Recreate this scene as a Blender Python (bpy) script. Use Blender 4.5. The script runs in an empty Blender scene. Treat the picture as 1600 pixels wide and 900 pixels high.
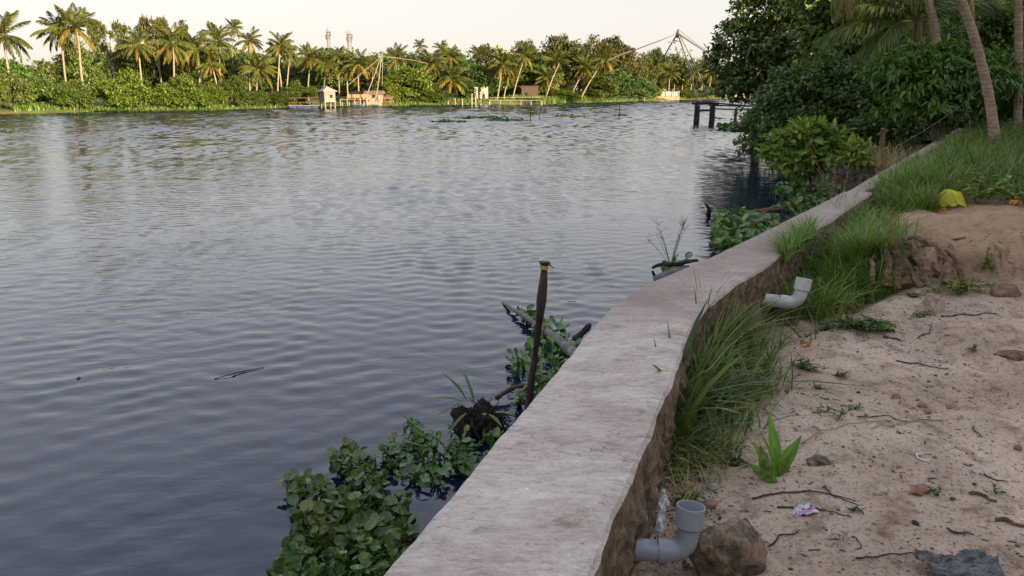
import bpy, math, random
import numpy as np
from mathutils import Vector, Matrix

# ------------------------------------------------------------------ camera, sky, sun, exposure
SC = bpy.context.scene
COL = SC.collection
R = math.radians
CAMZ = 2.5
PITCH = math.atan(310 / 1155.6)
FPX = 1155.6
cam_d = bpy.data.cameras.new('camera')
cam_d.lens = 26.0
cam_d.sensor_width = 36.0
cam_d.clip_start = 0.05
cam_d.clip_end = 4000
cam = bpy.data.objects.new('camera', cam_d)
COL.objects.link(cam)
cam.location = (0, 0, CAMZ)
cam.rotation_euler = (math.pi / 2 - PITCH, 0, 0)
SC.camera = cam

SUN_EL = R(9.0)
SUN_AZ = R(133)          # clockwise from +Y: behind the photographer, to the right
world = bpy.data.worlds.new('World')
SC.world = world
world.use_nodes = True
wn = world.node_tree
for n in list(wn.nodes):
    wn.nodes.remove(n)
w_out = wn.nodes.new('ShaderNodeOutputWorld')
w_bg = wn.nodes.new('ShaderNodeBackground')
w_sky = wn.nodes.new('ShaderNodeTexSky')
w_sky.sky_type = 'NISHITA'
w_sky.sun_disc = False
w_sky.sun_elevation = SUN_EL
w_sky.sun_rotation = SUN_AZ
w_sky.air_density = 1.0
w_sky.dust_density = 2.0
w_sky.ozone_density = 1.0
w_bg.inputs['Strength'].default_value = 0.15
# thin bright evening haze low over the horizon, all the way round
w_tc = wn.nodes.new('ShaderNodeTexCoord')
w_sep = wn.nodes.new('ShaderNodeSeparateXYZ')
w_rmp = wn.nodes.new('ShaderNodeValToRGB')
for p_, c_ in ((0.0, (2.42, 2.19, 2.09)), (0.09, (2.44, 2.32, 2.32)), (0.24, (2.02, 2.45, 3.30)), (0.55, (1.65, 2.10, 3.05)), (1.0, (1.75, 2.05, 2.65))):
    e_ = w_rmp.color_ramp.elements[0] if p_ == 0 else (w_rmp.color_ramp.elements[1] if p_ == 1 else w_rmp.color_ramp.elements.new(p_))
    e_.position = p_; e_.color = (*c_, 1)
w_mix = wn.nodes.new('ShaderNodeMixRGB')
w_mix.inputs['Fac'].default_value = 0.85
wn.links.new(w_tc.outputs['Generated'], w_sep.inputs[0])
wn.links.new(w_sep.outputs['Z'], w_rmp.inputs[0])
wn.links.new(w_rmp.outputs['Color'], w_mix.inputs['Color2'])
wn.links.new(w_sky.outputs[0], w_mix.inputs['Color1'])
wn.links.new(w_mix.outputs[0], w_bg.inputs['Color'])
wn.links.new(w_bg.outputs[0], w_out.inputs['Surface'])

sun_d = bpy.data.lights.new('sun', 'SUN')
sun_d.energy = 5.0
sun_d.angle = R(0.6)
sun_d.color = (1.0, 0.78, 0.48)
sun = bpy.data.objects.new('sun', sun_d)
COL.objects.link(sun)
SUN_DIR = Vector((math.sin(SUN_AZ) * math.cos(SUN_EL), math.cos(SUN_AZ) * math.cos(SUN_EL), math.sin(SUN_EL)))
sun.rotation_euler = SUN_DIR.to_track_quat('Z', 'Y').to_euler()

SC.view_settings.view_transform = 'Standard'
SC.view_settings.look = 'None'
SC.view_settings.gamma = 1.0
SC.view_settings.use_curve_mapping = False
SC.view_settings.exposure = 1.42
SC.render.engine = 'CYCLES'
SC.cycles.use_denoising = True
SC.cycles.max_bounces = 6
SC.cycles.diffuse_bounces = 3
SC.cycles.glossy_bounces = 3
SC.cycles.transmission_bounces = 4

# ------------------------------------------------------------------ helpers
rng = np.random.default_rng(7)
rnd = random.Random(11)
CP, SP = math.cos(PITCH), math.sin(PITCH)

def ray(px, py):
    xc = (px - 800) / FPX
    yc = (450 - py) / FPX
    return np.array((xc, CP + yc * SP, -SP + yc * CP))

def G(px, py, z=0.0):                 # the point of a level plane seen along that line of sight
    d = ray(px, py)
    t = (z - CAMZ) / d[2]
    return np.array((0, 0, CAMZ)) + d * t

def D(px, py, Y):                     # the point at distance Y along that line of sight
    d = ray(px, py)
    return np.array((0, 0, CAMZ)) + d * (Y / d[1])

_tab = np.random.default_rng(3).random((256, 256))

def vnoise(x, y):
    xi = np.floor(x).astype(int); yi = np.floor(y).astype(int)
    fx = x - xi; fy = y - yi
    fx = fx * fx * (3 - 2 * fx); fy = fy * fy * (3 - 2 * fy)
    a = _tab[xi % 256, yi % 256]; b = _tab[(xi + 1) % 256, yi % 256]
    c = _tab[xi % 256, (yi + 1) % 256]; d = _tab[(xi + 1) % 256, (yi + 1) % 256]
    return (a * (1 - fx) + b * fx) * (1 - fy) + (c * (1 - fx) + d * fx) * fy - 0.5

def fbm(x, y, o=4, lac=2.1, gain=0.5):
    s = 0; a = 1.0
    for i in range(o):
        s = s + a * vnoise(x + 17.3 * i, y + 9.1 * i)
        x = x * lac; y = y * lac; a *= gain
    return s

def sstep(e0, e1, x):
    t = np.clip((x - e0) / (e1 - e0), 0, 1)
    return t * t * (3 - 2 * t)

def nrm(a):
    return a / np.maximum(np.linalg.norm(a, axis=-1, keepdims=True), 1e-9)

class MB:
    """collects pieces of one mesh"""
    def __init__(self):
        self.V = []; self.F = []; self.var = []; self.mi = []; self.n = 0
    def add(self, V, faces, var=None, mi=0):
        V = np.asarray(V, float).reshape(-1, 3)
        for f in faces:
            f = np.asarray(f, int)
            if f.size == 0:
                continue
            self.F.append(f + self.n)
            k = len(f)
            if var is None:
                self.var.append(np.full(k, 0.5))
            elif np.isscalar(var):
                self.var.append(np.full(k, float(var)))
            else:
                self.var.append(np.asarray(var, float)[:k] if len(var) >= k else np.resize(var, k))
            self.mi.append(np.full(k, mi, int))
        self.V.append(V); self.n += len(V)
        return self
    def mesh(self, name, mats, smooth=False):
        me = bpy.data.meshes.new(name)
        V = np.concatenate(self.V).astype(np.float32)
        tot = np.concatenate([np.full(len(f), f.shape[1], int) for f in self.F])
        loops = np.concatenate([f.ravel() for f in self.F])
        me.vertices.add(len(V)); me.vertices.foreach_set('co', V.ravel())
        me.loops.add(len(loops)); me.loops.foreach_set('vertex_index', loops.astype(np.int32))
        me.polygons.add(len(tot))
        st = np.concatenate(([0], np.cumsum(tot)[:-1]))
        me.polygons.foreach_set('loop_start', st.astype(np.int32))
        me.polygons.foreach_set('material_index', np.concatenate(self.mi).astype(np.int32))
        me.polygons.foreach_set('use_smooth', np.full(len(tot), bool(smooth)))
        at = me.attributes.new('var', 'FLOAT', 'FACE')
        at.data.foreach_set('value', np.concatenate(self.var).astype(np.float32))
        for m in (mats if isinstance(mats, (list, tuple)) else [mats]):
            me.materials.append(m)
        me.update(calc_edges=True)
        me.validate()
        return me
    def build(self, name, mats, parent=None, smooth=False, **kw):
        return put(name, self.mesh(name, mats, smooth), parent, **kw)

def put(name, me, parent=None, label=None, cat=None, group=None, kind=None, loc=None, rot=None, scale=None):
    o = bpy.data.objects.new(name, me)
    COL.objects.link(o)
    if parent is not None:
        o.parent = parent
    if loc is not None: o.location = tuple(loc)
    if rot is not None: o.rotation_euler = tuple(rot)
    if scale is not None: o.scale = tuple(scale) if hasattr(scale, '__len__') else (scale,) * 3
    if label: o['label'] = label
    if cat: o['category'] = cat
    if group: o['group'] = group
    if kind: o['kind'] = kind
    return o

def empty(name, loc=(0, 0, 0), label=None, cat=None, group=None, rot=None, scale=None, kind=None):
    return put(name, None, None, label, cat, group, kind, loc, rot, scale)

def tube(pts, rad, seg=8, cap=True, wob=0.0, sq=None):
    """tapered tube along a line; returns V, [quads, tris]"""
    P = np.asarray(pts, float); n = len(P)
    rad = np.full(n, rad) if np.isscalar(rad) else np.asarray(rad, float)
    T = np.gradient(P, axis=0); T = nrm(T)
    ref = np.array((0, 0, 1.0)) if abs(T[:, 2]).mean() < 0.8 else np.array((1.0, 0, 0))
    U = nrm(np.cross(T, ref)); W = np.cross(T, U)
    a = np.linspace(0, 2 * math.pi, seg, endpoint=False)
    ca, sa = np.cos(a), np.sin(a)
    rr = rad[:, None] * (1 + wob * (rng.random((n, seg)) - 0.5) * 2)
    V = P[:, None, :] + (U[:, None, :] * ca[None, :, None] + W[:, None, :] * sa[None, :, None]) * rr[:, :, None]
    V = V.reshape(-1, 3)
    i = np.arange(n - 1)[:, None] * seg; j = np.arange(seg)[None, :]; k = (np.arange(seg) + 1)[None, :] % seg
    q = np.stack([(i + j), (i + k), (i + seg + k), (i + seg + j)], -1).reshape(-1, 4)
    tr = []
    if cap:
        V = np.concatenate([V, P[:1], P[-1:]])
        b, t = n * seg, n * seg + 1
        for s in range(seg):
            tr.append((b, (s + 1) % seg, s))
            tr.append((t, (n - 1) * seg + s, (n - 1) * seg + (s + 1) % seg))
    return V, [q, np.array(tr, int).reshape(-1, 3)]

def box(c, s, rz=0.0):
    c = np.asarray(c, float); s = np.asarray(s, float) / 2
    v = np.array([(x, y, z) for z in (-1, 1) for y in (-1, 1) for x in (-1, 1)], float) * s
    cz, sz = math.cos(rz), math.sin(rz)
    v = np.stack([v[:, 0] * cz - v[:, 1] * sz, v[:, 0] * sz + v[:, 1] * cz, v[:, 2]], 1) + c
    return v, [np.array([(0, 2, 3, 1), (4, 5, 7, 6), (0, 1, 5, 4), (2, 6, 7, 3), (0, 4, 6, 2), (1, 3, 7, 5)])]

def bar(a, b, w, h=None):
    return tube([a, b], [w, w if h is None else h], 6)

def bend(a, b, sag, n=8, side=(0, 0, 0)):
    a = np.asarray(a, float); b = np.asarray(b, float)
    t = np.linspace(0, 1, n)[:, None]
    k = 4 * t * (1 - t)
    return a * (1 - t) + b * t + k * (np.array((0, 0, -sag)) + np.asarray(side, float))

def rock_mesh(name, mat, s, seed, sub=3, rough=0.28, flat=1.0):
    r = np.random.default_rng(seed)
    import bmesh
    bm = bmesh.new()
    bmesh.ops.create_icosphere(bm, subdivisions=sub, radius=1)
    V = np.array([v.co for v in bm.verts]); F = np.array([[v.index for v in f.verts] for f in bm.faces])
    bm.free()
    cuts = nrm(r.normal(size=(9, 3))); dd = 0.62 + 0.3 * r.random(9)
    for c, d in zip(cuts, dd):                    # broken flat faces
        k = V @ c - d
        V = V - np.clip(k, 0, None)[:, None] * c
    ph = r.random(3) * 50
    V = V * (1 + rough * (fbm(V[:, 0] * 2.2 + ph[0] + V[:, 2], V[:, 1] * 2.2 + ph[1] - V[:, 2] * 1.3, 3))[:, None])
    V = V * np.asarray(s)
    V[:, 2] = np.where(V[:, 2] < 0, V[:, 2] * flat, V[:, 2])
    return MB().add(V, [F]).mesh(name, mat)

def leaves(P, A, N, L, W, kind='hex', fold=0.15, droop=0.1):
    n = len(P)
    L = np.broadcast_to(L, n)[:, None]; W = np.broadcast_to(W, n)[:, None]
    A = nrm(A); B = nrm(np.cross(N, A)); N = np.cross(A, B)
    if kind == 'dia':
        V = np.stack([P, P + A * .45 * L + B * .5 * W + N * fold * W, P + A * L - N * droop * L,
                      P + A * .45 * L - B * .5 * W + N * fold * W], 1)
        f = np.arange(n)[:, None] * 4 + np.array((0, 1, 2, 3))
        return V.reshape(-1, 3), [f]
    V = np.stack([P, P + A * .28 * L + B * .46 * W + N * fold * W, P + A * .68 * L + B * .40 * W + N * (fold * W - droop * .35 * L),
                  P + A * L - N * droop * L, P + A * .68 * L - B * .40 * W + N * (fold * W - droop * .35 * L),
                  P + A * .28 * L - B * .46 * W + N * fold * W], 1)
    i = np.arange(n)[:, None] * 6
    f = np.concatenate([i + np.array((0, 1, 2, 3)), i + np.array((0, 3, 4, 5))], 0)
    return V.reshape(-1, 3), [f]

def crown_pts(blobs, n, k=22, spread=0.27, r=rng, low=-0.6, fill=0.25):
    """leaf positions gathered in twig clusters over the outside of a set of lobes"""
    C = np.array([b[0] for b in blobs], float)
    S = np.array([b[1] if hasattr(b[1], '__len__') else (b[1],) * 3 for b in blobs], float)
    w = S.mean(1) ** 2; w /= w.sum()
    P = []; O = []
    for c, s, ww in zip(C, S, w):
        m = max(30, int(n * ww)); kk = max(6, int(k))
        d = nrm(r.normal(size=(kk * 3, 3))); d = d[d[:, 2] > low][:kk]
        cc = d * (0.72 + 0.36 * r.random((len(d), 1)))
        idx = r.integers(0, len(d), m)
        sz = (0.55 + 0.9 * r.random(len(d)))[idx][:, None]
        loc = cc[idx] + np.clip(r.normal(size=(m, 3)), -1.5, 1.5) * spread * sz * np.array((1, 1, .62))
        f = int(m * fill)
        if f:
            loc[:f] = nrm(r.normal(size=(f, 3))) * (r.random((f, 1)) ** (1 / 3)) * 0.95
        P.append(c + loc * s); O.append(nrm(loc))
    return np.concatenate(P), np.concatenate(O)

def foliage(mb, blobs, n, L, W, k=22, spread=.27, kind='dia', r=rng, low=-.6, fill=.25, hang=0.25, mi=0, rand=.8):
    P, O = crown_pts(blobs, n, k, spread, r, low, fill)
    m = len(P)
    A = O * .55 + r.normal(size=(m, 3)) * rand * .6 + np.array((0, 0, -hang))
    N = O * .5 + np.array((0, 0, .7)) + r.normal(size=(m, 3)) * .45 * rand
    s = (0.65 + 0.7 * r.random(m))
    V, F = leaves(P, A, N, L * s, W * s, kind)
    v = r.random(m)
    mb.add(V, F, np.tile(v, len(F[0]) // m), mi)
    return P

# ------------------------------------------------------------------ materials
def new_mat(name):
    m = bpy.data.materials.new(name); m.use_nodes = True
    nt = m.node_tree
    for n in list(nt.nodes):
        nt.nodes.remove(n)
    out = nt.nodes.new('ShaderNodeOutputMaterial')
    b = nt.nodes.new('ShaderNodeBsdfPrincipled')
    nt.links.new(b.outputs[0], out.inputs[0])
    return m, nt, b, out

def N_(nt, t, **kw):
    n = nt.nodes.new(t)
    for k, v in kw.items():
        if k in n.inputs.keys():
            n.inputs[k].default_value = v
        else:
            setattr(n, k, v)
    return n

def coords(nt, scale=(1, 1, 1), rot=(0, 0, 0), out='Object'):
    tc = N_(nt, 'ShaderNodeTexCoord'); mp = N_(nt, 'ShaderNodeMapping')
    mp.inputs['Scale'].default_value = scale; mp.inputs['Rotation'].default_value = rot
    nt.links.new(tc.outputs[out], mp.inputs[0])
    return mp.outputs[0]

def noise(nt, vec, scale, detail=4, rough=.55, dist=0.0):
    n = N_(nt, 'ShaderNodeTexNoise'); n.inputs['Scale'].default_value = scale
    n.inputs['Detail'].default_value = detail; n.inputs['Roughness'].default_value = rough
    n.inputs['Distortion'].default_value = dist
    nt.links.new(vec, n.inputs['Vector'])
    return n.outputs[0]

def ramp(nt, fac, stops):
    r = N_(nt, 'ShaderNodeValToRGB'); cr = r.color_ramp
    while len(cr.elements) < len(stops):
        cr.elements.new(0.5)
    for e, (p, c) in zip(cr.elements, stops):
        e.position = p; e.color = (*c, 1) if len(c) == 3 else c
    nt.links.new(fac, r.inputs[0])
    return r.outputs[0]

def mixc(nt, fac, a, b, mode='MIX'):
    m = N_(nt, 'ShaderNodeMixRGB', blend_type=mode)
    for s, v in ((0, fac), (1, a), (2, b)):
        if hasattr(v, 'is_output'):
            nt.links.new(v, m.inputs[s])
        elif s == 0:
            m.inputs[0].default_value = v
        else:
            m.inputs[s].default_value = (*v, 1)
    return m.outputs[0]

def bump(nt, b, h, strength=.5, dist=.02, prev=None):
    n = N_(nt, 'ShaderNodeBump'); n.inputs['Strength'].default_value = strength; n.inputs['Distance'].default_value = dist
    nt.links.new(h, n.inputs['Height'])
    if prev is not None: nt.links.new(prev, n.inputs['Normal'])
    nt.links.new(n.outputs[0], b.inputs['Normal'])
    return n.outputs[0]

def mat_simple(name, c1, c2, scale=6, rough=.8, bmp=.4, bd=.01, stretch=(1, 1, 1), spec=.3, detail=5, lo=.35, hi=.65):
    m, nt, b, o = new_mat(name)
    v = coords(nt, stretch)
    f = noise(nt, v, scale, detail)
    nt.links.new(ramp(nt, f, [(lo, c1), (hi, c2)]), b.inputs['Base Color'])
    b.inputs['Roughness'].default_value = rough
    b.inputs['Specular IOR Level'].default_value = spec
    if bmp:
        bump(nt, b, noise(nt, v, scale * 3, 4), bmp, bd)
    return m

def mat_leaf(name, c1, c2, c3=None, trans=.28, rough=.5, hue=.03, spec=.3, objvar=.35):
    """leaf colour varies from leaf to leaf (var) and a little from plant to plant"""
    m, nt, b, out = new_mat(name)
    at = N_(nt, 'ShaderNodeAttribute', attribute_name='var')
    st = [(0.0, c1), (0.75, c2)] + ([(0.97, c3)] if c3 else [])
    c = ramp(nt, at.outputs['Fac'], st)
    oi = N_(nt, 'ShaderNodeObjectInfo')
    hs = N_(nt, 'ShaderNodeHueSaturation')
    mr = N_(nt, 'ShaderNodeMapRange'); mr.inputs['To Min'].default_value = .5 - hue; mr.inputs['To Max'].default_value = .5 + hue
    mv = N_(nt, 'ShaderNodeMapRange'); mv.inputs['To Min'].default_value = 1 - objvar; mv.inputs['To Max'].default_value = 1 + objvar
    nt.links.new(oi.outputs['Random'], mr.inputs[0])
    mm = N_(nt, 'ShaderNodeMath', operation='FRACT'); m2 = N_(nt, 'ShaderNodeMath', operation='MULTIPLY'); m2.inputs[1].default_value = 7.31
    nt.links.new(oi.outputs['Random'], m2.inputs[0]); nt.links.new(m2.outputs[0], mm.inputs[0]); nt.links.new(mm.outputs[0], mv.inputs[0])
    nt.links.new(mr.outputs[0], hs.inputs['Hue']); nt.links.new(mv.outputs[0], hs.inputs['Value'])
    nt.links.new(c, hs.inputs['Color'])
    nt.links.new(hs.outputs[0], b.inputs['Base Color'])
    b.inputs['Roughness'].default_value = rough; b.inputs['Specular IOR Level'].default_value = spec
    if trans:
        tr = N_(nt, 'ShaderNodeBsdfTranslucent'); mx = N_(nt, 'ShaderNodeMixShader'); mx.inputs[0].default_value = trans
        tl = N_(nt, 'ShaderNodeMixRGB', blend_type='MULTIPLY'); tl.inputs[0].default_value = 1; tl.inputs[2].default_value = (1.25, 1.3, .6, 1)
        nt.links.new(hs.outputs[0], tl.inputs[1]); nt.links.new(tl.outputs[0], tr.inputs[0])
        nt.links.new(b.outputs[0], mx.inputs[1]); nt.links.new(tr.outputs[0], mx.inputs[2]); nt.links.new(mx.outputs[0], out.inputs[0])
    return m

M = {}
M['leaf_far'] = mat_leaf('leaf_far', (.03, .055, .01), (.085, .125, .02), (.13, .15, .03), hue=.03)
M['leaf_lime'] = mat_leaf('leaf_lime', (.06, .095, .012), (.16, .2, .028), (.24, .24, .04), hue=.02, objvar=.2)
M['leaf_olive'] = mat_leaf('leaf_olive', (.055, .06, .016), (.13, .135, .034), (.19, .17, .05), hue=.02, objvar=.25)
M['leaf_dark'] = mat_leaf('leaf_dark', (.045, .085, .018), (.11, .18, .036), (.17, .24, .06), trans=.2, rough=.4, spec=.4, objvar=.2)
M['leaf_mid'] = mat_leaf('leaf_mid', (.055, .11, .025), (.12, .22, .045), (.18, .28, .06), trans=.25, rough=.4, spec=.4, objvar=.2)
M['leaf_bright'] = mat_leaf('leaf_bright', (.10, .17, .03), (.21, .31, .06), (.34, .38, .09), trans=.3, rough=.35, objvar=.1)
M['frond_far'] = mat_leaf('frond_far', (.055, .075, .014), (.12, .135, .026), (.2, .18, .035), hue=.02, objvar=.25)
M['frond_gold'] = mat_leaf('frond_gold', (.15, .125, .02), (.27, .21, .03), (.24, .16, .04), hue=.015, objvar=.2)
M['frond_near'] = mat_leaf('frond_near', (.10, .15, .045), (.19, .25, .08), (.27, .3, .12), hue=.01, objvar=.15)
M['frond_dry'] = mat_leaf('frond_dry', (.2, .16, .05), (.3, .22, .07), None, hue=.01, objvar=.15)
M['grass'] = mat_leaf('grass', (.065, .115, .025), (.17, .25, .055), (.32, .28, .12), trans=.3, objvar=.08)
M['grass_lush'] = mat_leaf('grass_lush', (.08, .145, .03), (.20, .30, .06), (.36, .35, .12), trans=.3, objvar=.1)
M['grass_dark'] = mat_leaf('grass_dark', (.05, .09, .028), (.135, .20, .055), (.30, .28, .11), trans=.25, objvar=.1)
M['straw'] = mat_leaf('straw', (.3, .22, .1), (.42, .33, .16), None, trans=.15, objvar=.1)
M['hyacinth'] = mat_leaf('hyacinth', (.04, .10, .025), (.10, .2, .045), (.24, .26, .07), trans=.22, rough=.28, spec=.5, objvar=.45, hue=.025)
M['ginger'] = mat_leaf('ginger', (.11, .25, .025), (.19, .36, .04), None, trans=.4, rough=.35, objvar=.15)
M['yellow_leaf'] = mat_leaf('yellow_leaf', (.55, .42, .04), (.72, .6, .09), None, trans=.3, objvar=.1)
M['bark'] = mat_simple('bark', (.07, .055, .042), (.17, .14, .105), 9, .9, .7, .02, (1, 1, .3))
M['bark_pale'] = mat_simple('bark_pale', (.26, .21, .15), (.42, .35, .26), 7, .9, .5, .02, (1, 1, .4))
M['wet_wood'] = mat_simple('wet_wood', (.022, .015, .012), (.075, .048, .036), 26, .55, .6, .006, (1, 1, .16))
M['drift'] = mat_simple('drift', (.09, .085, .08), (.22, .205, .19), 18, .75, .5, .006, (.3, 1, 1))
M['dead_wood'] = mat_simple('dead_wood', (.08, .045, .026), (.25, .155, .09), 22, .9, .7, .008)
M['husk'] = mat_simple('husk', (.12, .07, .045), (.32, .2, .13), 30, .95, .8, .01, (.4, 1, 1))
M['twig'] = mat_simple('twig', (.035, .026, .022), (.12, .085, .065), 40, .9, .4, .003)
M['root_mass'] = mat_simple('root_mass', (.008, .007, .006), (.04, .032, .026), 40, .8, 1.0, .01)
M['laterite'] = mat_simple('laterite', (.22, .11, .07), (.36, .2, .13), 30, .95, .6, .004)
M['bamboo'] = mat_simple('bamboo', (.24, .2, .15), (.38, .32, .25), 5, .6, .2, .01)
M['grey_pole'] = mat_simple('grey_pole', (.16, .16, .16), (.26, .25, .24), 5, .6, .2, .01)
M['rope'] = mat_simple('rope', (.10, .095, .09), (.16, .15, .14), 30, .9, 0)
M['tar_wood'] = mat_simple('tar_wood', (.018, .017, .018), (.05, .047, .047), 7, .8, .5, .02)
M['plank_pale'] = mat_simple('plank_pale', (.2, .17, .155), (.32, .28, .255), 4, .8, .2, .01, (1, 1, .2))
M['tin_roof'] = mat_simple('tin_roof', (.3, .25, .225), (.4, .34, .3), 3, .6, .1, .01)
M['rust_roof'] = mat_simple('rust_roof', (.2, .13, .09), (.28, .19, .13), 4, .8, .2, .01)
M['terracotta'] = mat_simple('terracotta', (.13, .08, .055), (.2, .12, .085), 6, .9, .3, .01)
M['white_wall'] = mat_simple('white_wall', (.36, .34, .32), (.46, .44, .42), 2, .85, .1, .01)
M['cream_wall'] = mat_simple('cream_wall', (.27, .23, .17), (.35, .3, .23), 2, .85, .1, .01)
M['brown_wall'] = mat_simple('brown_wall', (.07, .05, .04), (.12, .085, .065), 5, .9, .3, .01)
M['orange_tarp'] = mat_simple('orange_tarp', (.3, .2, .09), (.38, .26, .12), 3, .7, .2, .02)
M['blue_drum'] = mat_simple('blue_drum', (.03, .06, .16), (.06, .1, .22), 6, .35, .05, .005)
M['dark_opening'] = mat_simple('dark_opening', (.02, .018, .016), (.035, .03, .028), 3, .9, 0)
M['tower_metal'] = mat_simple('tower_metal', (.15, .135, .13), (.2, .18, .17), 3, .6, 0)
M['black_plastic'] = mat_simple('black_plastic', (.01, .01, .011), (.025, .025, .028), 12, .3, .6, .01)
M['yellow_tape'] = mat_simple('yellow_tape', (.5, .33, .05), (.62, .42, .08), 20, .5, .1, .003)
M['silver_tape'] = mat_simple('silver_tape', (.05, .045, .04), (.1, .085, .075), 20, .5, .1, .003)
M['paper'] = mat_simple('paper', (.62, .61, .64), (.78, .77, .8), 12, .7, .3, .004)
M['white_plastic'] = mat_simple('white_plastic', (.7, .7, .72), (.8, .8, .8), 8, .35, 0)
def mat_pvc(name, base, dirt):
    m, nt, b, o = new_mat(name)
    v = coords(nt); s1 = noise(nt, v, 12, 6, .7); s2 = noise(nt, coords(nt, (1, 1, .2)), 60, 4, .7)
    c = mixc(nt, ramp(nt, s1, [(.48, (0, 0, 0)), (.68, (.75, .75, .75))]), base, dirt)
    c = mixc(nt, ramp(nt, s2, [(.6, (0, 0, 0)), (.7, (.4, .4, .4))]), c, tuple(k * .55 for k in base))
    nt.links.new(c, b.inputs['Base Color']); b.inputs['Roughness'].default_value = .42
    bump(nt, b, s2, .15, .002)
    return m
M['pvc'] = mat_pvc('pvc', (.33, .345, .385), (.27, .22, .19))
M['pvc_warm'] = mat_pvc('pvc_warm', (.68, .66, .64), (.42, .36, .3))
M['litter'] = mat_simple('litter', (.05, .032, .022), (.15, .1, .065), 9, .9, 0)
M['dry_leaf'] = mat_simple('dry_leaf', (.2, .11, .06), (.42, .26, .15), 20, .8, .3, .004)
M['orange_leaf'] = mat_simple('orange_leaf', (.5, .22, .06), (.62, .32, .1), 20, .7, .3, .004)
M['bag'] = mat_simple('bag', (.07, .075, .075), (.2, .2, .19), 30, .35, .8, .02, spec=.6)

def mat_wrapper():
    m, nt, b, o = new_mat('wrapper')
    f = noise(nt, coords(nt, (1, 3, 1)), 16, 1)
    nt.links.new(ramp(nt, f, [(.40, (.34, .04, .09)), (.46, (.5, .5, .62)), (.60, (.56, .55, .66)), (.66, (.4, .08, .14))]), b.inputs['Base Color'])
    b.inputs['Roughness'].default_value = .25
    return m
M['wrapper'] = mat_wrapper()

def mat_palm_bark(name, c1, c2):
    m, nt, b, o = new_mat(name)
    v = coords(nt)
    w = N_(nt, 'ShaderNodeTexWave', wave_type='BANDS', bands_direction='Z'); w.inputs['Scale'].default_value = 3.4
    w.inputs['Distortion'].default_value = 7.0; w.inputs['Detail'].default_value = 3; w.inputs['Detail Scale'].default_value = 1.5
    nt.links.new(v, w.inputs[0])
    n = noise(nt, v, 5, 5)
    c = ramp(nt, n, [(.3, c1), (.7, c2)])
    c = mixc(nt, .35, c, ramp(nt, w.outputs['Fac'], [(.1, (.35, .33, .3)), (.5, (1, 1, 1))]), 'MULTIPLY')
    nt.links.new(c, b.inputs['Base Color']); b.inputs['Roughness'].default_value = .9; b.inputs['Specular IOR Level'].default_value = .2
    bump(nt, b, w.outputs['Fac'], .3, .012)
    return m
M['palm_bark'] = mat_palm_bark('palm_bark', (.27, .19, .13), (.47, .355, .26))
M['palm_bark_far'] = mat_palm_bark('palm_bark_far', (.25, .2, .145), (.38, .31, .23))

def mat_sand():
    m, nt, b, o = new_mat('sand')
    v = coords(nt)
    big = noise(nt, v, 1.1, 5, .6)
    med = noise(nt, v, 7, 6, .65)
    fine = noise(nt, v, 60, 4, .7)
    c = ramp(nt, big, [(.3, (.36, .25, .18)), (.62, (.67, .50, .38))])
    c = mixc(nt, .75, c, ramp(nt, med, [(.32, (.36, .30, .27)), (.50, (1, 1, 1))]), 'MULTIPLY')
    c = mixc(nt, .75, c, ramp(nt, fine, [(.36, (.35, .30, .28)), (.47, (1.0, 1.0, 1.0))]), 'MULTIPLY')
    spk = noise(nt, v, 24, 3, .6)
    c = mixc(nt, .8, c, ramp(nt, spk, [(.30, (.25, .2, .18)), (.37, (1, 1, 1))]), 'MULTIPLY')
    # earth of the mound is redder, the soil under the tall grass darker
    geo = N_(nt, 'ShaderNodeNewGeometry'); sx = N_(nt, 'ShaderNodeSeparateXYZ'); nt.links.new(geo.outputs['Position'], sx.inputs[0])
    wob = N_(nt, 'ShaderNodeMath', operation='MULTIPLY_ADD'); wob.inputs[1].default_value = 1.3
    nt.links.new(big, wob.inputs[0]); nt.links.new(sx.outputs['Y'], wob.inputs[2])
    m1 = N_(nt, 'ShaderNodeMapRange'); m1.inputs['From Min'].default_value = 6.2; m1.inputs['From Max'].default_value = 7.0
    nt.links.new(wob.outputs[0], m1.inputs[0])
    c = mixc(nt, m1.outputs[0], c, mixc(nt, .72, c, mixc(nt, med, (.26, .15, .075), (.52, .33, .19))))
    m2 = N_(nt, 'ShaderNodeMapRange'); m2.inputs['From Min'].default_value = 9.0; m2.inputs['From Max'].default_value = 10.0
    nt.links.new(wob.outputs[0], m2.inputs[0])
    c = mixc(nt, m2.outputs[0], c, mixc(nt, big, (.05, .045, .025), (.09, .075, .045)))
    nt.links.new(c, b.inputs['Base Color'])
    b.inputs['Roughness'].default_value = .95; b.inputs['Specular IOR Level'].default_value = .1
    n1 = bump(nt, b, med, .9, .06)
    bump(nt, b, fine, .7, .012, n1)
    return m
M['sand'] = mat_sand()

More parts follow.
